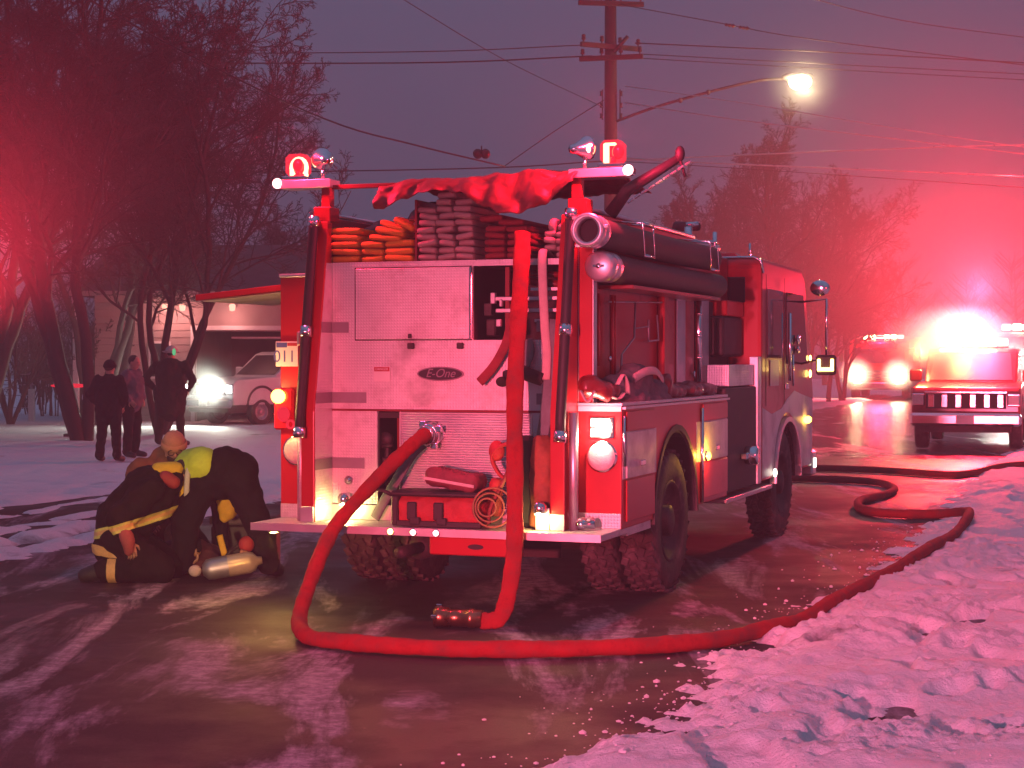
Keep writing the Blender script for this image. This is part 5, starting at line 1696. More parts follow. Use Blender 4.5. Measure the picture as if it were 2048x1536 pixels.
cg, f, u, r, R = person(B, 'person in tan knit cap and brown coat crouched facing down, wearing glasses', J,
       [('coat', M_brown, coat, .016), ('trousers', M_brown, tro, .012), ('boot', M_black, [([J['anL'], J['toL']], [.08, .06])], 0), ('boot', M_black, [([J['anR'], J['toR']], [.08, .06])], 0)],
       ('knit_cap', M_tan, 'knit'), False, 'emergency workers crouched over gear beside the engine')
h = Vector(J['head'])
mb = MB(off=B); mb.ball(h + f * .035 - u * .075, (.066, .07, .055), 14, 9, R)
mb.build('beard', M_hair, cg)
for sx in (-1, 1):
    mb = MB(off=B)
    mb.lathe([(.022, 0), (.028, 0), (.028, .006), (.022, .006), (.022, 0)], h + r * .034 * sx + f * .102 + u * .014, f, 14)
    mb.build('glasses_rim', M_black, cg)

# --- gear on the road beside them
t = empty('air_cylinder', (-2.2, 13.4, 0), 0, 'pale metal air cylinder lying on the road between the bent worker\'s feet', 'air cylinder', None)
o_ = (-2.2, 13.4, 0)
mb = MB(off=o_); mb.lathe([(0, 0), (.04, .005), (.078, .04), (.084, .08), (.084, .20)], (-2.37, 13.36, .09), (1, .18, .16), 22)
mb.build('cylinder_end', M_steel, t)
mb = MB(off=o_); mb.lathe([(.084, .2), (.084, .36), (.07, .40), (.035, .425), (.03, .46), (0, .46)], (-2.37, 13.36, .09), (1, .18, .16), 22)
mb.build('cylinder_body', mat('cream_metal', (.62, .52, .36), .35, .5, .1, 8), t)
mb = MB(off=o_); mb.ball((-2.42, 13.34, .09), (.05, .035, .045)); mb.build('valve_wheel', M_hosep, t)
t = empty('breathing_mask', (-2.06, 13.62, 0), 0, 'red rubber breathing mask set on the silver cylinder', 'mask', None)
o_ = (-2.06, 13.62, 0)
mb = MB(off=o_); mb.ball((-2.06, 13.56, .27), (.062, .05, .065)); mb.build('mask_cup', M_bag, t)
mb = MB(off=o_); mb.tube([(-2.10, 13.5, .215), (-2.05, 13.5, .20)], .025, 8); mb.build('mask_port', M_tan, t)
mb = MB(off=o_); mb.tube(smooth_path([(-2.12, 13.56, .26), (-2.2, 13.6, .2), (-2.25, 13.55, .1), (-2.2, 13.5, .03)], 5), .016, 7); mb.build('air_tube', M_black, t)
t = empty('equipment_case', (-2.16, 14.3, 0), 0, 'flat grey equipment case standing behind the air cylinder', 'case', None)
o_ = (-2.16, 14.3, 0)
mb = MB(off=o_); mb.box(-2.45, -1.92, 14.22, 14.5, .002, .36, .02); mb.build('case_body', M_black, t)
mb = MB(off=o_); mb.box(-2.46, -1.91, 14.20, 14.5, .361, .43, .012); mb.build('case_lid', M_grey, t)
mb = MB(off=(-2.28, 13.8, 0)); mb.tube(smooth_path([(-2.30, 13.75, .32), (-2.28, 13.72, .26), (-2.255, 13.7, .18), (-2.235, 13.66, .12), (-2.22, 13.62, .02)], 5), .026, 8, squash=(1, .3), up=(0, 1, 0))
mb.build('yellow_strap', M_yellow, label='yellow strap trailing over the pale air cylinder', cat='strap', loc=(-2.28, 13.8, 0))
t = empty('casualty_blanket', (-2.65, 13.95, 0), 0, 'dark reddish blanket bundled on the road under the crouched workers', 'blanket', None)
mb = MB(off=(-2.65, 13.95, 0))
for (x, y, z, a, b, c) in ((-2.85, 13.95, .10, .25, .2, .14), (-2.6, 13.95, .12, .3, .2, .16), (-2.45, 13.85, .08, .2, .2, .1)):
    mb.ball((x, y, z), (a, b, c))
o = mb.build('blanket_cloth', mat('reddish_blanket', (.10, .025, .03), .9, 0, .3, 7, bump=.4), t)
bake_remesh(o, .025, 3, .025, 8)

# ------------------------------------------------------------------ projection-free helper: a point at a picture bearing and distance, worked out once
_P = math.atan(48 / 3500.0)


def at(px, py, d):
    a = (px - 1024) / 3500.0; b = (768 - py) / 3500.0
    r = Vector((a, math.cos(_P) + b * math.sin(_P), -math.sin(_P) + b * math.cos(_P)))
    t = d / r.y
    return Vector((r.x * t, d, 1.7 + r.z * t))


# ------------------------------------------------------------------ bare trees
def grow(seed, height, stems, spread, twig=1.0, lean=(0, 0), start=0.0, rad=0.16, up=0.35):
    r = random.Random(seed)
    out = []

    def branch(p, d, L, rad, lv):
        n = max(3, int(3 + L * 1.6)) if lv < 3 else 3
        pts, rs = [p.copy()], [rad]
        d = d.normalized()
        for i in range(n):
            w = Vector((r.gauss(0, 1), r.gauss(0, 1), r.gauss(0, .6))) * (.10 + .05 * lv)
            d = (d + w + Vector((0, 0, up * (.12 if lv < 2 else .07)))).normalized()
            pts.append(pts[-1] + d * (L / n))
            rs.append(rad * (1 - .72 * (i + 1) / n) + .0035)
        out.append((pts, rs, lv))
        if lv >= 4:
            return
        kids = (7, 8, 7, 6)[lv] if lv else 9
        kids = int(kids * twig)
        for k in range(kids):
            t = (.28 if lv == 0 else .18) + (.80 if lv else .70) * (k + r.random() * .9) / kids
            t = min(t, .99)
            i = min(int(t * n), n - 1)
            q = pts[i].lerp(pts[i + 1], t * n - i)
            dd = (pts[i + 1] - pts[i]).normalized()
            ax = dd.orthogonal().normalized()
            ax.rotate(Matrix.Rotation(r.random() * 6.283, 3, dd))
            ang = r.uniform(.42, .95) if lv else r.uniform(.35, .8)
            nd = dd.copy(); nd.rotate(Matrix.Rotation(ang, 3, ax))
            l2 = L * (1 - t * .55) * r.uniform(.42, .66)
            branch(q, nd, l2, max(.0055, rs[i] * r.uniform(.40, .60)), lv + 1)
    for s_ in range(stems):
        a = 6.283 * s_ / stems + r.random()
        tilt = spread * r.uniform(.6, 1.1) if stems > 1 else spread * .15
        d = Vector((math.cos(a) * tilt + lean[0], math.sin(a) * tilt + lean[1], 1))
        branch(Vector((math.cos(a) * rad * .7 * (stems > 1), math.sin(a) * rad * .7 * (stems > 1), start)), d, height * r.uniform(.72, .9), rad * r.uniform(.75, 1.05), 0)
    return out


def tree_meshes(seed, height, stems, spread, **k):
    br = grow(seed, height, stems, spread, **k)
    res = []
    for lo, hi in ((0, 1), (2, 9)):
        mb = MB()
        for pts, rs, lv in br:
            if lo <= lv <= hi:
                mb.tube(pts, rs, (9, 6, 4, 3, 3)[min(lv, 4)], caps=False)
        me = bpy.data.meshes.new('tree_mesh')
        me.from_pydata(mb.v, [], mb.f)
        me.materials.append(M_bark if lo == 0 else M_twig)
        me.polygons.foreach_set('use_smooth', [True] * len(mb.f))
        res.append(me)
    return res


def tree(name, meshes, base, label, rz=0.0, s=1.0, group='bare winter trees'):
    t = empty(name, base, rz, label, 'tree', group)
    t.scale = (s, s, s)
    for nm, me in zip(('trunk', 'crown'), meshes):
        link(bpy.data.objects.new(nm, me), t)
    return t


TA = tree_meshes(4, 10.4, 5, .36, rad=.10, twig=1.22)
TB = tree_meshes(9, 12.5, 3, .17, rad=.16, twig=1.3)
TC_ = tree_meshes(15, 10.5, 4, .40, rad=.11, twig=1.25)
TE = tree_meshes(31, 11.0, 1, .3, rad=.17, twig=1.45)
TD = tree_meshes(23, 3.4, 7, .55, rad=.05, twig=.75, up=.2)
zg = lambda x, y: zsnow(x, y) - .03
tree('bare_tree', TA, (-7.75, 38.6, zg(-7.75, 38.6)), 'large bare tree with several spreading stems rising behind the tall standing person', 2.4)
tree('bare_tree', TB, (-8.85, 36.0, zg(-8.8, 36)), 'bare tree whose thick trunk stands just left of the two standing people', 3.7)
tree('bare_tree', TB, (-12.2, 40, zg(-12.2, 40)), 'bare tree crowding the left edge, reddest of all the crowns', 0.7, .95)
tree('bare_tree', TC_, (-10.5, 44.5, zg(-10.5, 44.5)), 'bare tree farther back between the edge tree and the many stemmed tree', 4.0, 1.05)
tree('bare_tree', TA, (-7.6, 56, zg(-7.6, 56)), 'bare tree reaching over the house roof left of the engine', 2.0, .66)
tree('bare_tree', TE, (8.1, 60, zg(8.1, 60)), 'tall bare tree behind the cab under the street lamp', 0.6, 1.02)
tree('bare_tree', TE, (10.6, 63, zg(10.6, 63)), 'broad bare tree at the right, glowing red toward the emergency lights', 1.9, .80)
tree('bare_tree', TC_, (5.4, 66, zg(5.4, 66)), 'lower bare tree showing between the engine roof and the utility pole', 3.3, .74)
tree('bare_tree', TB, (-13.9, 38.5, zg(-13.9, 38.5)), 'bare tree mostly outside the left edge with branches reaching in', 0.4, .9)
tree('bare_tree', TE, (6.9, 57.5, zg(6.9, 57.5)), 'bare tree nearest the cab roof on the far side of the street', 4.4, .80)
tree('bare_tree', TC_, (10.2, 66, zg(10.2, 66)), 'bare tree between the lamp tree and the broad red tree', 2.2, .92)
tree('bare_tree', TE, (12.3, 68, zg(12.3, 68)), 'rounded bare tree above the far fire engine', 0.2, .66)
tree('bare_tree', TB, (13.2, 70, zg(13.2, 70)), 'small bare tree sloping down over the far vehicle', 5.0, .56)
for i, (x, y, a, s_) in enumerate(((-14.2, 43, 0, 1.0), (-12.9, 45, 1.3, 1.15), (-11.6, 47.5, 2.6, 1.0), (-15.6, 46, 4, 1.3))):
    tree('bare_shrub', TD, (x, y, zg(x, y)), ('twiggy shrub at the left edge of the yard by the fence', 'tallest twiggy shrub behind the short white post', 'twiggy shrub against the left end of the house', 'twiggy shrub at the far left, mostly outside the frame')[i], a, s_, 'twiggy shrubs by the yard fence')
# dense twiggy hedge behind the yard fence
mbh = MB()
rh = random.Random(5)
for i in range(26):
    x = -34 + i * .92 + rh.uniform(-.3, .3); y = 52 + rh.uniform(-.8, .8); h = rh.uniform(2.4, 4.2)
    for k in range(46):
        a = rh.random() * 6.28; t_ = rh.uniform(.1, .55)
        p = Vector((x + rh.uniform(-.3, .3), y + rh.uniform(-.3, .3), rh.uniform(-.05, h * .35)))
        q = p + Vector((math.cos(a) * t_, math.sin(a) * t_, h * rh.uniform(.25, .45)))
        e = q + Vector((math.cos(a + .6) * t_ * .8, math.sin(a + .6) * t_ * .8, h * rh.uniform(.12, .3)))
        mbh.tube([p, q, e], [.028, .018, .006], 3, caps=False)
        for j in range(3):
            u = q.lerp(e, rh.random()); b = rh.random() * 6.28
            mbh.tube([u, u + Vector((math.cos(b) * .35, math.sin(b) * .35, rh.uniform(.05, .45)))], [.011, .005], 3, caps=False)
mbh.build('hedge', M_twig, label='dense dark twiggy hedge closing the yard behind the wire fence', cat='hedge', kind='stuff')
# far wood closing the street
mbf = MB()
rf = random.Random(77)
for i in range(46):
    x = -55 + i * 3.6 + rf.uniform(-1, 1); y = 118 + rf.uniform(-6, 8); h = rf.uniform(5.5, 9.5)
    mbf.tube([(x, y, -.1), (x + rf.uniform(-.4, .4), y, h * .5), (x + rf.uniform(-.8, .8), y, h)], [.2, .14, .02], 5)
    for k in range(60):
        z = h * rf.uniform(.15, .95); a = rf.random() * 6.28; L = (h - z) * .35 + .6
        p = Vector((x, y, z)); q = p + Vector((math.cos(a) * L, math.sin(a) * L * .6, L * .8)); e = q + Vector((math.cos(a + .5) * L * .5, 0, L * .5))
        mbf.tube([p, q, e], [.05, .03, .012], 3, caps=False)
        mbf.tube([q, q + Vector((math.cos(a - .9) * L * .6, 0, L * .55))], [.025, .01], 3, caps=False)
mbf.build('far_wood', M_twig, label='far bare wood closing the end of the street', cat='wood', kind='stuff')

# ------------------------------------------------------------------ house with open garage behind the left verge
HB = (-6.5, 47.0, 0)
H = empty('house', HB, 0, 'low pale house with dark roof and open garage behind the left verge', 'house')
def hpart(name, m, fn, parent=None, **k):
    mb = MB(off=HB); fn(mb)
    return mb.build(name, m, H if parent is None else parent, **k)
def walls(m):
    m.box(-11.2, -8.5, 47.0, 47.2, -.1, 3.45)
    m.box(-8.5, -2.20, 47.0, 47.2, 2.47, 3.45)
    m.box(-2.20, 3.0, 47.0, 47.2, -.1, 3.45)
    m.box(-11.2, -11.0, 47.2, 55, -.1, 3.45)
hpart('wall', M_siding, walls)
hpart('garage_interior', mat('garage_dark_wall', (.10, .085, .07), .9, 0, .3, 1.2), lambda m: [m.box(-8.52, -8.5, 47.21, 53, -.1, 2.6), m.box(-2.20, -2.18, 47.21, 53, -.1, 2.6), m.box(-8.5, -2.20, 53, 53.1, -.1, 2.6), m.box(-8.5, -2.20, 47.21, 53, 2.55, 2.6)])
hpart('raised_garage_door', M_whitepaint, lambda m: m.box(-7.6, -2.5, 47.4, 49.4, 2.28, 2.33, .01))
hpart('roof', M_shingle, lambda m: m.prism([(46.4, 3.42), (46.4, 3.52), (51.0, 5.05), (55.6, 3.52), (55.6, 3.42)], 'x', -11.7, 3.4))
hpart('gutter', M_siding, lambda m: m.box(-11.7, 3.4, 46.28, 46.39, 3.40, 3.53, .01))
for x in (-8.62, -2.18):
    hpart('door_jamb', M_whitepaint, lambda m: m.box(x, x + .1, 46.93, 46.998, -.05, 2.5))
hpart('garage_lintel', M_whitepaint, lambda m: m.box(-8.62, -2.08, 46.93, 46.998, 2.505, 2.62))
for i in range(18):
    hpart('siding_board', M_siding, lambda m: m.box(-11.2, -8.63, 46.975, 46.998, .02 + i * .19, .02 + i * .19 + .17, .006))
wf = hpart('window', M_whitepaint, lambda m: m.box(-9.75, -9.15, 46.93, 46.974, 1.2, 2.2, .008))
hpart('pane', M_glass, lambda m: m.box(-9.69, -9.21, 46.92, 46.929, 1.26, 2.14), wf)
hpart('porch_post', M_whitepaint, lambda m: m.box(-11.65, -11.5, 46.4, 46.55, -.05, 3.40, .01))
E_eave = emit('eave_lamp_glow', (1.0, 0.42, 0.30), 2.2)
for x in (-9.26, -8.80, -7.47):
    hpart('eave_lamp', E_eave, lambda m: m.lathe([(0, 0), (.07, .02), (.09, .16), (.05, .20), (0, .20)], (x, 46.75, 3.0), (0, 0, 1), 12))
    lamp('eave_bulb', (x - HB[0], 46.45 - HB[1], 2.85), 26, (1, .38, .32), .05, H)


# yard posts and fence
mb = MB(off=(-12.98, 47.3, 0)); mb.box(-13.06, -12.90, 47.2, 47.36, -.05, .92, .015)
mb.build('yard_post', M_whitepaint, label='short pale post standing in the snow at far left', cat='post', loc=(-12.98, 47.3, 0))
fn = empty('wire_fence', (-16, 49.5, 0), 0, 'low wire fence crossing the yard behind the short pale post', 'fence')
for x in (-20.5, -18.2, -15.9, -13.6):
    mb = MB(off=(-16, 49.5, 0)); mb.cyl((x, 49.5, -.1), (x, 49.5, 1.35), .035, n=8); mb.build('fence_post', M_steel, fn)
for z in (.35, .7, 1.0, 1.3):
    mb = MB(off=(-16, 49.5, 0)); mb.tube([(-21, 49.45, z), (-13.5, 49.45, z)], .012, 5); mb.build('fence_wire', M_steel, fn)
t = empty('warning_light', (-9.5, 37.4, 0), 0, 'long low red warning light glowing beside the thick tree trunk', 'warning light')
zz = zsnow(-9.5, 37.4)
mb = MB(off=(-9.5, 37.4, 0)); mb.cyl((-9.5, 37.5, zz - .05), (-9.5, 37.5, 1.10), .03, n=8); mb.box(-9.6, -9.4, 37.42, 37.6, zz - .02, zz + .06, .01)
mb.build('stand', M_chassis, t)
mb = MB(off=(-9.5, 37.4, 0)); mb.ball((-9.47, 37.42, 1.15), (.40, .05, .05), 18, 9)
mb.build('red_lens', E_redlow, t)

# ------------------------------------------------------------------ vehicles
tyre_s = tyre_mesh(.37, .24, False); rim_s = rim_mesh(.37, .24)
_a = tyre_s.build('tyre', M_tyre); _b = rim_s.build('rim', M_steel)
ts_me, rs_me = _a.data, _b.data
bpy.data.objects.remove(_a); bpy.data.objects.remove(_b)


def wheel_s(parent, loc, flip=False, s=1.0):
    w = put_wheel(parent, loc, flip, ts_me, rs_me)
    w.scale = (s, s, s)
    return w


M_glassr = mat('frosted_windscreen', (.02, .02, .025), .45, 0, .2, 4)


def pickup(base, rz, label, paint, lights, bar=True):
    """crew pickup in its own frame: nose toward -y, x across"""
    t = empty('pickup_truck', base, rz, label, 'pickup truck')
    def p(name, m, fn, parent=None, **k):
        mb = MB(); fn(mb)
        return mb.build(name, m, t if parent is None else parent, **k)
    side = [(-2.75, .55), (-2.8, .75), (-2.78, 1.10), (-2.65, 1.19), (-1.30, 1.27), (-.55, 1.86), (-.35, 1.92), (1.0, 1.92), (1.25, 1.25), (3.0, 1.25), (3.0, .55)]
    p('body', paint, lambda m: m.prism(side[:5] + [(-1.2, 1.27), (1.2, 1.26)] + side[9:], 'x', -.98, .98), bevel=.05)
    p('cab', paint, lambda m: m.prism([(-1.32, 1.262), (-.55, 1.86), (-.35, 1.92), (1.0, 1.92), (1.25, 1.262)], 'x', -.86, .86), bevel=.04)
    p('windscreen', M_glassr, lambda m: m.add([(-.78, -1.27, 1.315), (.78, -1.27, 1.315), (.72, -.62, 1.83), (-.72, -.62, 1.83)], [(0, 1, 2, 3)]))
    for sx in (-1, 1):
        w = p('side_window', M_glass, lambda m: m.prism([(-1.02, 1.33), (-.48, 1.80), (.95, 1.80), (1.08, 1.33)], 'x', sx * .861, sx * .866))
        p('mirror', paint, lambda m: m.box(sx * .95, sx * 1.18, -.98, -.88, 1.28, 1.52, .03))
        p('wheel_arch', M_dark, lambda m: [arch_lip(m, sx * .95, sx * .985, -1.85, .44, .36, 1.0, .06), arch_lip(m, sx * .95, sx * .985, 1.9, .44, .36, 1.0, .06)])
    p('grille', M_dark, lambda m: m.box(-.72, .72, -2.83, -2.79, .80, 1.08, .01))
    for x in (-.62, -.38, -.13, .13, .38, .62):
        p('grille_bar', M_chrome, lambda m: m.box(x - .055, x + .055, -2.86, -2.831, .82, 1.06, .01))
    p('grille_rail', M_chrome, lambda m: m.box(-.74, .74, -2.865, -2.83, 1.082, 1.12, .01))
    p('bumper', M_chrome, lambda m: m.box(-1.0, 1.0, -2.98, -2.80, .48, .72, .05))
    p('number_plate', M_sign, lambda m: m.box(-.16, .16, -2.995, -2.981, .52, .68))
    p('skid_panel', M_chassis, lambda m: m.box(-.8, .8, -2.8, 2.9, .36, .56))
    for sx in (-1, 1):
        hl = p('headlight', M_chrome, lambda m: m.box(sx * .74, sx * .97, -2.83, -2.70, .84, 1.08, .02))
        p('lens', lights, lambda m: m.box(sx * .76, sx * .95, -2.842, -2.831, .87, 1.05, .004), hl)
        wheel_s(t, (sx * .86, -1.85, .37), sx < 0); wheel_s(t, (sx * .86, 1.9, .37), sx < 0)
    if bar:
        b = p('light_bar', M_chassis, lambda m: m.box(-.66, .66, -.30, .0, 1.93, 1.97, .01))
        for i in range(6):
            x = -.55 + .22 * i
            p('lamp_pod', E_bar if i != 5 else E_barred, lambda m: m.box(x - .10, x + .10, -.31, .0, 1.975, 2.13, .03), b)
    return t


RV = (-.0)
pk = pickup((9.25, 35.0, .002), math.radians(-18), 'pickup truck with blazing roof light bar and pale front number plate facing down the street', mat('red_pickup_paint', (.30, .012, .02), .3, 0, .1, 2, coat=.5), M_lens_clear)
def plamp(name, parent, loc, power, col, r=.1, **k):
    return lamp(name, loc, power, col, r, parent, **k)
plamp('bar_lamp', pk, (-.25, -.75, 2.2), 190, (1, .66, .18), .15)
plamp('bar_lamp', pk, (-.95, -1.1, 1.85), 60, (1, .62, .2), .10)
plamp('bar_red_lamp', pk, (.1, -.4, 3.1), 8600, (1, .02, .05), .2)

pl = pickup((-5.05, 45.2, .0), math.radians(90) , 'white pickup truck parked before the garage with a dazzling headlight', M_whitepaint, E_headcool, bar=False)
pl.rotation_euler = (0, 0, math.radians(-42))
pl.location = (-5.90, 46.9, 0)
plamp('headlamp', pl, (.86, -3.05, 1.0), 1500, (.95, 1.0, .82), .12, kind='SPOT', target=(1.4, -9, .9), cone=130, blend=1.0)


def rescue_truck(base, rz, label, paint, w, hgt, headsep, headz, headlens, barcol, cat='fire engine', name='rescue_truck'):
    t = empty(name, base, rz, label, cat, 'emergency vehicles waiting up the street')
    def p(nm, m, fn, parent=None, **k):
        mb = MB(); fn(mb)
        return mb.build(nm, m, t if parent is None else parent, **k)
    hw = w / 2
    p('body', paint, lambda m: m.prism([(0, .5), (-.05, .6), (0, headz + .35), (.35, hgt - .12), (.55, hgt), (7.5, hgt + .25), (7.5, .5)], 'x', -hw, hw), bevel=.06)
    p('windscreen', M_glass, lambda m: m.add([(-hw + .15, .002, headz + .48), (hw - .15, .002, headz + .48), (hw - .2, .29, hgt - .30), (-hw + .2, .29, hgt - .30)], [(0, 1, 2, 3)]))
    p('bumper', M_chrome, lambda m: m.box(-hw, hw, -.35, -.06, .45, .75, .04))
    p('grille', M_chassis, lambda m: m.box(-.45, .45, -.09, -.04, headz - .25, headz + .2, .01))
    for z in (-.12, .0, .12):
        p('grille_bar', M_chrome, lambda m: m.box(-.43, .43, -.105, -.091, headz + z - .025, headz + z + .025))
    b = p('light_bar', M_chassis, lambda m: m.box(-hw + .25, hw - .25, .65, .95, hgt + .012, hgt + .05, .01))
    n = 7
    for i in range(n):
        x = -hw + .38 + (w - .76) * i / (n - 1)
        p('lamp_pod', barcol if i % 3 else E_barred, lambda m: m.box(x - .12, x + .12, .64, .95, hgt + .055, hgt + .22, .03), b)
    for sx in (-1, 1):
        h = p('headlight', M_chrome, lambda m: m.lathe([(.28, 0), (.30, .03), (.26, .05), (0, .02)], (sx * headsep / 2, -.06, headz), (0, -1, 0), 18))
        p('lens', headlens, lambda m: m.lathe([(.25, .051), (.14, .075), (0, .08)], (sx * headsep / 2, -.06, headz), (0, -1, 0), 18), h)
        p('mirror', M_chassis, lambda m: [m.tube([(sx * hw, .2, hgt - .35), (sx * (hw + .3), .05, hgt - .35), (sx * (hw + .3), .05, headz + .5)], .025, 6), m.box(sx * (hw + .2), sx * (hw + .4), 0, .06, headz + .55, headz + .95, .02)])
        for y in (1.3, 5.5):
            wheel_s(t, (sx * (hw - .18), y, .50), sx < 0, 1.36)
    return t


ft = rescue_truck((15.55, 74.3, .002), math.radians(-17), 'far fire engine with two round glaring headlights and a lit roof bar', mat('far_engine_red', (.30, .02, .02), .35, 0, .1, 1, coat=.3), 2.5, 2.55, 1.75, 1.08, E_head, E_bar)
for sx in (-1, 1):
    plamp('headlamp', ft, (sx * .88, -.45, 1.08), 340, (1, .80, .42), .2)
plamp('bar_lamp', ft, (0, .2, 3.2), 3500, RED, .2)
am = rescue_truck((13.55, 45.0, .002), math.radians(-17), 'pale rescue truck at the right edge, lit bar and one bright lamp', M_whitepaint, 2.4, 2.42, 1.5, 1.62, E_headcool, E_bar, 'rescue truck')
plamp('headlamp', am, (-.75, -.5, 1.62), 80, (1, .9, .8), .15)

# ------------------------------------------------------------------ utility pole, street lamp, cables
PB = (2.54, 45.0, 0)
U = empty('utility_pole', PB, 0, 'tall wooden utility pole with cross arms behind the right beacon', 'utility pole')
def upart(nm, m, fn, parent=None):
    mb = MB(off=PB); fn(mb)
    return mb.build(nm, m, U if parent is None else parent)
upart('shaft', M_wood, lambda m: m.tube([(2.54, 45, -.1), (2.54, 45, 6), (2.52, 45, 13)], [.20, .175, .14], 14))
INS = mat('dark_insulator', (.05, .035, .03), .3, 0, .2, 9)
def crossarm(z, ang, L, n):
    R = Matrix.Translation((2.53, 45 - .2, z)) @ Matrix.Rotation(ang, 4, 'Z')
    a = upart('cross_arm', M_wood, lambda m: m.box(-L / 2, L / 2, -.05, .05, -.06, .06, .008, R))
    for i in range(n):
        x = -L / 2 + .08 + (L - .16) * i / (n - 1)
        c = R @ Vector((x, 0, .061))
        upart('insulator', INS, lambda m: m.lathe([(.02, 0), (.02, .05), (.055, .06), (.06, .10), (.04, .12), (.055, .14), (.045, .19), (0, .20)], c, (0, 0, 1), 10), a)
    return a
crossarm(10.80, .15, 1.7, 4)
crossarm(9.70, .45, 1.75, 4)
crossarm(9.42, -.25, 1.65, 4)
upart('switch_arm', M_chassis, lambda m: m.tube([(2.60, 44.8, 9.55), (2.95, 44.7, 9.95)], .05, 8))
for z in (8.52, 8.22, 7.95):
    for sx in (-1, 1):
        upart('spool', INS, lambda m: m.lathe([(.0, -.06), (.05, -.06), (.03, 0), (.05, .06), (0, .06)], (2.54 + sx * .25, 44.9, z), (0, 0, 1), 10))
upart('spool_rack', M_chassis, lambda m: [m.box(2.75, 2.78, 44.86, 44.94, 7.85, 8.62)])
upart('spool_rack', M_chassis, lambda m: [m.box(2.30, 2.33, 44.86, 44.94, 7.85, 8.62)])
upart('lamp_arm', M_chassis, lambda m: m.tube(smooth_path([(2.62, 44.95, 7.80), (3.6, 44.9, 8.15), (4.9, 44.7, 8.50), (6.2, 44.5, 8.78), (6.95, 44.4, 8.82)], 6), .035, 8))
for p_ in ((4.3, 44.78, 8.33), (5.0, 44.68, 8.52)):
    upart('arm_clamp', M_chassis, lambda m: m.ball(p_, (.06, .06, .07)))
lh = upart('lamp_head', M_steel, lambda m: m.ball((7.22, 44.35, 8.86), (.42, .20, .13), 16, 9))
upart('lamp_glass', E_street, lambda m: m.ball((7.28, 44.33, 8.74), (.30, .24, .22), 16, 9), lh)
lamp('street_lamp_bulb', (7.28, 43.9, 8.50), 450, (1, .80, .45), .2)

def cable(label, pts, r, m, grp, cat='cable', sag=0.0):
    P = [Vector(p) for p in pts]
    if len(P) == 2:
        a, b = P
        P = [a.lerp(b, i / 12) - Vector((0, 0, 4 * sag * (i / 12) * (1 - i / 12))) for i in range(13)]
    else:
        P = smooth_path(P, 6)
    o = Vector(pts[0])
    mb = MB(off=o)
    mb.tube(P, r, 6)
    return mb.build('overhead_cable', m, label=label, cat=cat, group=grp, loc=o)
GL, GR, GB = 'dark cables left of the utility pole', 'dark cables right of the utility pole', 'cables shining in the emergency lights'
cable('upper of two dark cables running left from the cross arms', [at(1170, 90, 45), at(800, 104, 45), at(-60, 108, 45)], .014, M_wire, GL)
cable('lower of two dark cables running left from the cross arms', [at(1185, 112, 45), at(800, 126, 45), at(-60, 124, 45)], .020, M_wire, GL)
cable('dark cable just above the red tarpaulin', [at(1210, 322, 44), at(900, 338, 44), at(-40, 352, 44)], .018, M_wire, GL)
cable('lowest dark cable left of the engine, below the left beacon', [at(1210, 345, 44), at(800, 372, 44), at(-40, 395, 44)], .016, M_wire, GL)
cable('long sagging cable slanting from top left down behind the lamps', [at(60, -70, 26), at(350, 95, 27), at(650, 238, 29), at(830, 290, 30.5), at(1010, 333, 32)], .015, M_wire, GL)
cable('thin cable slanting from the top centre to the pole', [at(760, -30, 40), at(1000, 115, 42), at(1208, 215, 44.8)], .010, M_wire, GL)
cable('guy cable dropping left from the lower pole brackets', [at(1208, 200, 44.9), at(1110, 262, 44.9), at(1005, 335, 44.9)], .014, M_wire, GL)
cable('top cable with strain insulators running right from the pole', [at(1235, 8, 44.8), at(1440, 46, 44), at(1620, 78, 43), at(2090, 135, 41)], .012, M_wire, GR)
cable('upper dark cable running right from the middle cross arm', [at(1270, 86, 44.7), at(1650, 104, 44), at(2090, 128, 43)], .016, M_wire, GR)
cable('middle dark cable running right above the street lamp', [at(1280, 108, 44.7), at(1650, 128, 44), at(2090, 150, 43)], .012, M_wire, GR)
cable('lower dark cable running right behind the street lamp', [at(1275, 116, 44.9), at(1650, 138, 44.5), at(2090, 162, 43)], .012, M_wire, GR)
cable('topmost dark cable crossing the upper right corner', [at(1560, -20, 40), at(1800, 40, 40), at(2090, 80, 40)], .010, M_wire, GR)
cable('upper shining cable below the street lamp', [at(1250, 172, 44.9), at(1480, 205, 42), at(1840, 264, 38), at(2090, 300, 36)], .013, M_wireb, GB)
cable('middle shining cable below the street lamp', [at(1250, 205, 44.9), at(1480, 240, 42), at(1880, 288, 38), at(2090, 312, 36)], .018, M_wireb, GB)
cable('shining cable that rises to the right over the red tree', [at(1225, 322, 44.9), at(1440, 312, 43), at(1850, 295, 39), at(2090, 288, 37)], .018, M_wireb, GB)
cable('lowest shining cable running straight right from the beacon', [at(1225, 314, 44.9), at(1400, 325, 43), at(2090, 354, 37)], .020, M_wireb, GB)
cable('dim thin cable below the lowest shining one', [at(1225, 322, 45.2), at(1450, 335, 43), at(2090, 378, 37)], .010, M_wire, GR)
for px, py in ((1462, 51), (1490, 56)):
    c = at(px, py, 43.9)
    mb = MB(off=c); mb.lathe([(.02, -.16), (.05, -.12), (.02, -.08), (.06, -.03), (.02, 0), (.06, .05), (.02, .1), (0, .16)], c, (1, -.05, -.18), 9)
    mb.build('strain_insulator', INS, label=('left' if px < 1480 else 'right') + ' of two strain insulators on the top right cable', cat='insulator', group='strain insulators on the top right cable', loc=c)
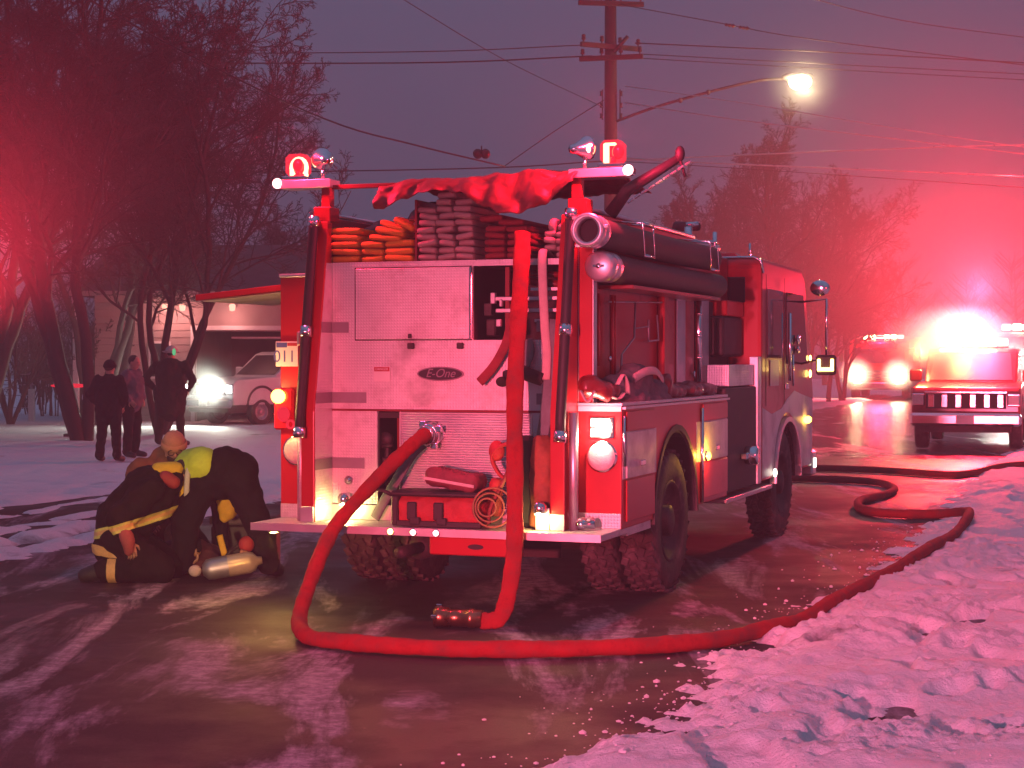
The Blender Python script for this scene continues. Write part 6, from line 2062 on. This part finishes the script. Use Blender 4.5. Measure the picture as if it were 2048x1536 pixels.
# pair of round lamps hung on the span cable
SB = at(963, 307, 31.2)
t = empty('hanging_signal', SB, 0, 'pair of round dark red signal lamps hanging from the slanting cable', 'signal')
for dx in (-.068, .068):
    mb = MB(off=SB); mb.lathe([(0, -.02), (.075, -.02), (.085, .0), (.085, .12), (.05, .16), (0, .16)], SB + Vector((dx, 0, 0)), (0, 1, 0), 18)
    ho = mb.build('lamp_housing', M_chassis, t)
    mb = MB(off=SB); mb.ball(SB + Vector((dx, -.02, 0)), (.07, .03, .07), 14, 8)
    mb.build('lens', M_signal, ho)
mb = MB(off=SB); mb.tube([SB + Vector((0, .05, .03)), SB + Vector((0, .02, .14))], .012, 6)
mb.build('hanger', M_wire, t)

# stand-in for lens bloom: added vapour hanging round the brightest lamps
def halo(c, rad, dens, label, shade=.95):
    mb = MB(); mb.ball((0, 0, 0), 1.0, 24, 16)
    m = bpy.data.materials.new('glow_cloud'); m.use_nodes = True
    nt = m.node_tree; nt.nodes.clear()
    N, L = nt.nodes.new, nt.links.new
    o = N('ShaderNodeOutputMaterial'); v = N('ShaderNodeVolumePrincipled')
    tc = N('ShaderNodeTexCoord'); ln = N('ShaderNodeVectorMath'); ln.operation = 'LENGTH'
    L(tc.outputs['Object'], ln.inputs[0])
    mr = N('ShaderNodeMapRange'); mr.interpolation_type = 'SMOOTHSTEP'
    mr.inputs[1].default_value = 1.0; mr.inputs[2].default_value = 0.0; mr.inputs[3].default_value = 0.0; mr.inputs[4].default_value = dens
    L(ln.outputs['Value'], mr.inputs[0]); L(mr.outputs[0], v.inputs['Density'])
    v.inputs['Color'].default_value = (shade, shade, shade, 1)
    L(v.outputs[0], o.inputs['Volume'])
    ob = mb.build('glow_cloud', m, label=label, cat='halo', kind='stuff', loc=c)
    ob.scale = rad
    return ob
dg = bpy.context.evaluated_depsgraph_get(); dg.update()
halo(pk.matrix_world @ Vector((-.35, -.7, 2.1)), (1.7, 1.1, .80), .85, 'added lens-bloom vapour round the pickup light bar')
for sx in (-1, 1):
    halo(ft.matrix_world @ Vector((sx * .88, -.5, 1.10)), (.85, .8, .85), 3.0, 'added lens-bloom vapour before a headlight of the far fire engine')
halo(am.matrix_world @ Vector((-.75, -.5, 1.62)), (.9, .8, .9), .8, 'added lens-bloom vapour before the lamp of the pale rescue truck')
halo(pl.matrix_world @ Vector((.86, -3.1, 1.0)), (1.6, 1.1, 1.2), .24, 'added lens-bloom vapour before the headlight of the white pickup')

halo(Vector((-6.4, 19.5, 2.9)), (3.4, 2.8, 3.8), .055, 'red lit smoke added for the glare at the left edge', .65)  # added cloud, stands in for red lens flare
lamp('left_glow_spot', (-6.2, 18.6, 1.9), 2800, (1, .02, .05), .15, kind='SPOT', target=(-6.3, 20.2, 9.0), cone=172, blend=1.0)  # upward spot added to make the left cloud glow red

halo(Vector((9.6, 38.0, 3.4)), (11.0, 9.0, 9.5), .034, 'red lit smoke added over the vehicles up the street', .6)  # dense smoke added so the red glow fades faster outward
halo(Vector((7.28, 44.0, 8.7)), (1.25, 1.0, 1.25), .10, 'added warm mist for the glow round the street lamp')  # mist ball added to give the lamp a soft glow
# beacon added out of view as a source for the left glow
t = empty('added_beacon', (-6.2, 18.6, 0), 0, 'added red beacon in an upturned hood on a stand at the left verge', 'beacon')
o_ = (-6.2, 18.6, 0)
z0 = zsnow(-6.2, 18.6)
mb = MB(off=o_); mb.cyl((-6.2, 18.6, z0 - .05), (-6.2, 18.6, 1.72), .03, n=10); mb.build('stand', M_chassis, t)
for a in (.3, 2.4, 4.5):
    mb = MB(off=o_); mb.tube([(-6.2, 18.6, .55), (-6.2 + .4 * math.cos(a), 18.6 + .4 * math.sin(a), z0)], .02, 6); mb.build('leg', M_chassis, t)
mb = MB(off=o_); mb.lathe([(.04, 1.70), (.16, 1.76), (.26, 1.90), (.25, 1.90), (.15, 1.77), (.0, 1.72)], (-6.2, 18.6, 0), (0, 0, 1), 20); mb.build('hood', M_chassis, t)
mb = MB(off=o_); mb.ball((-6.2, 18.6, 1.80), (.07, .07, .05)); mb.build('red_lens', E_redlow, t)
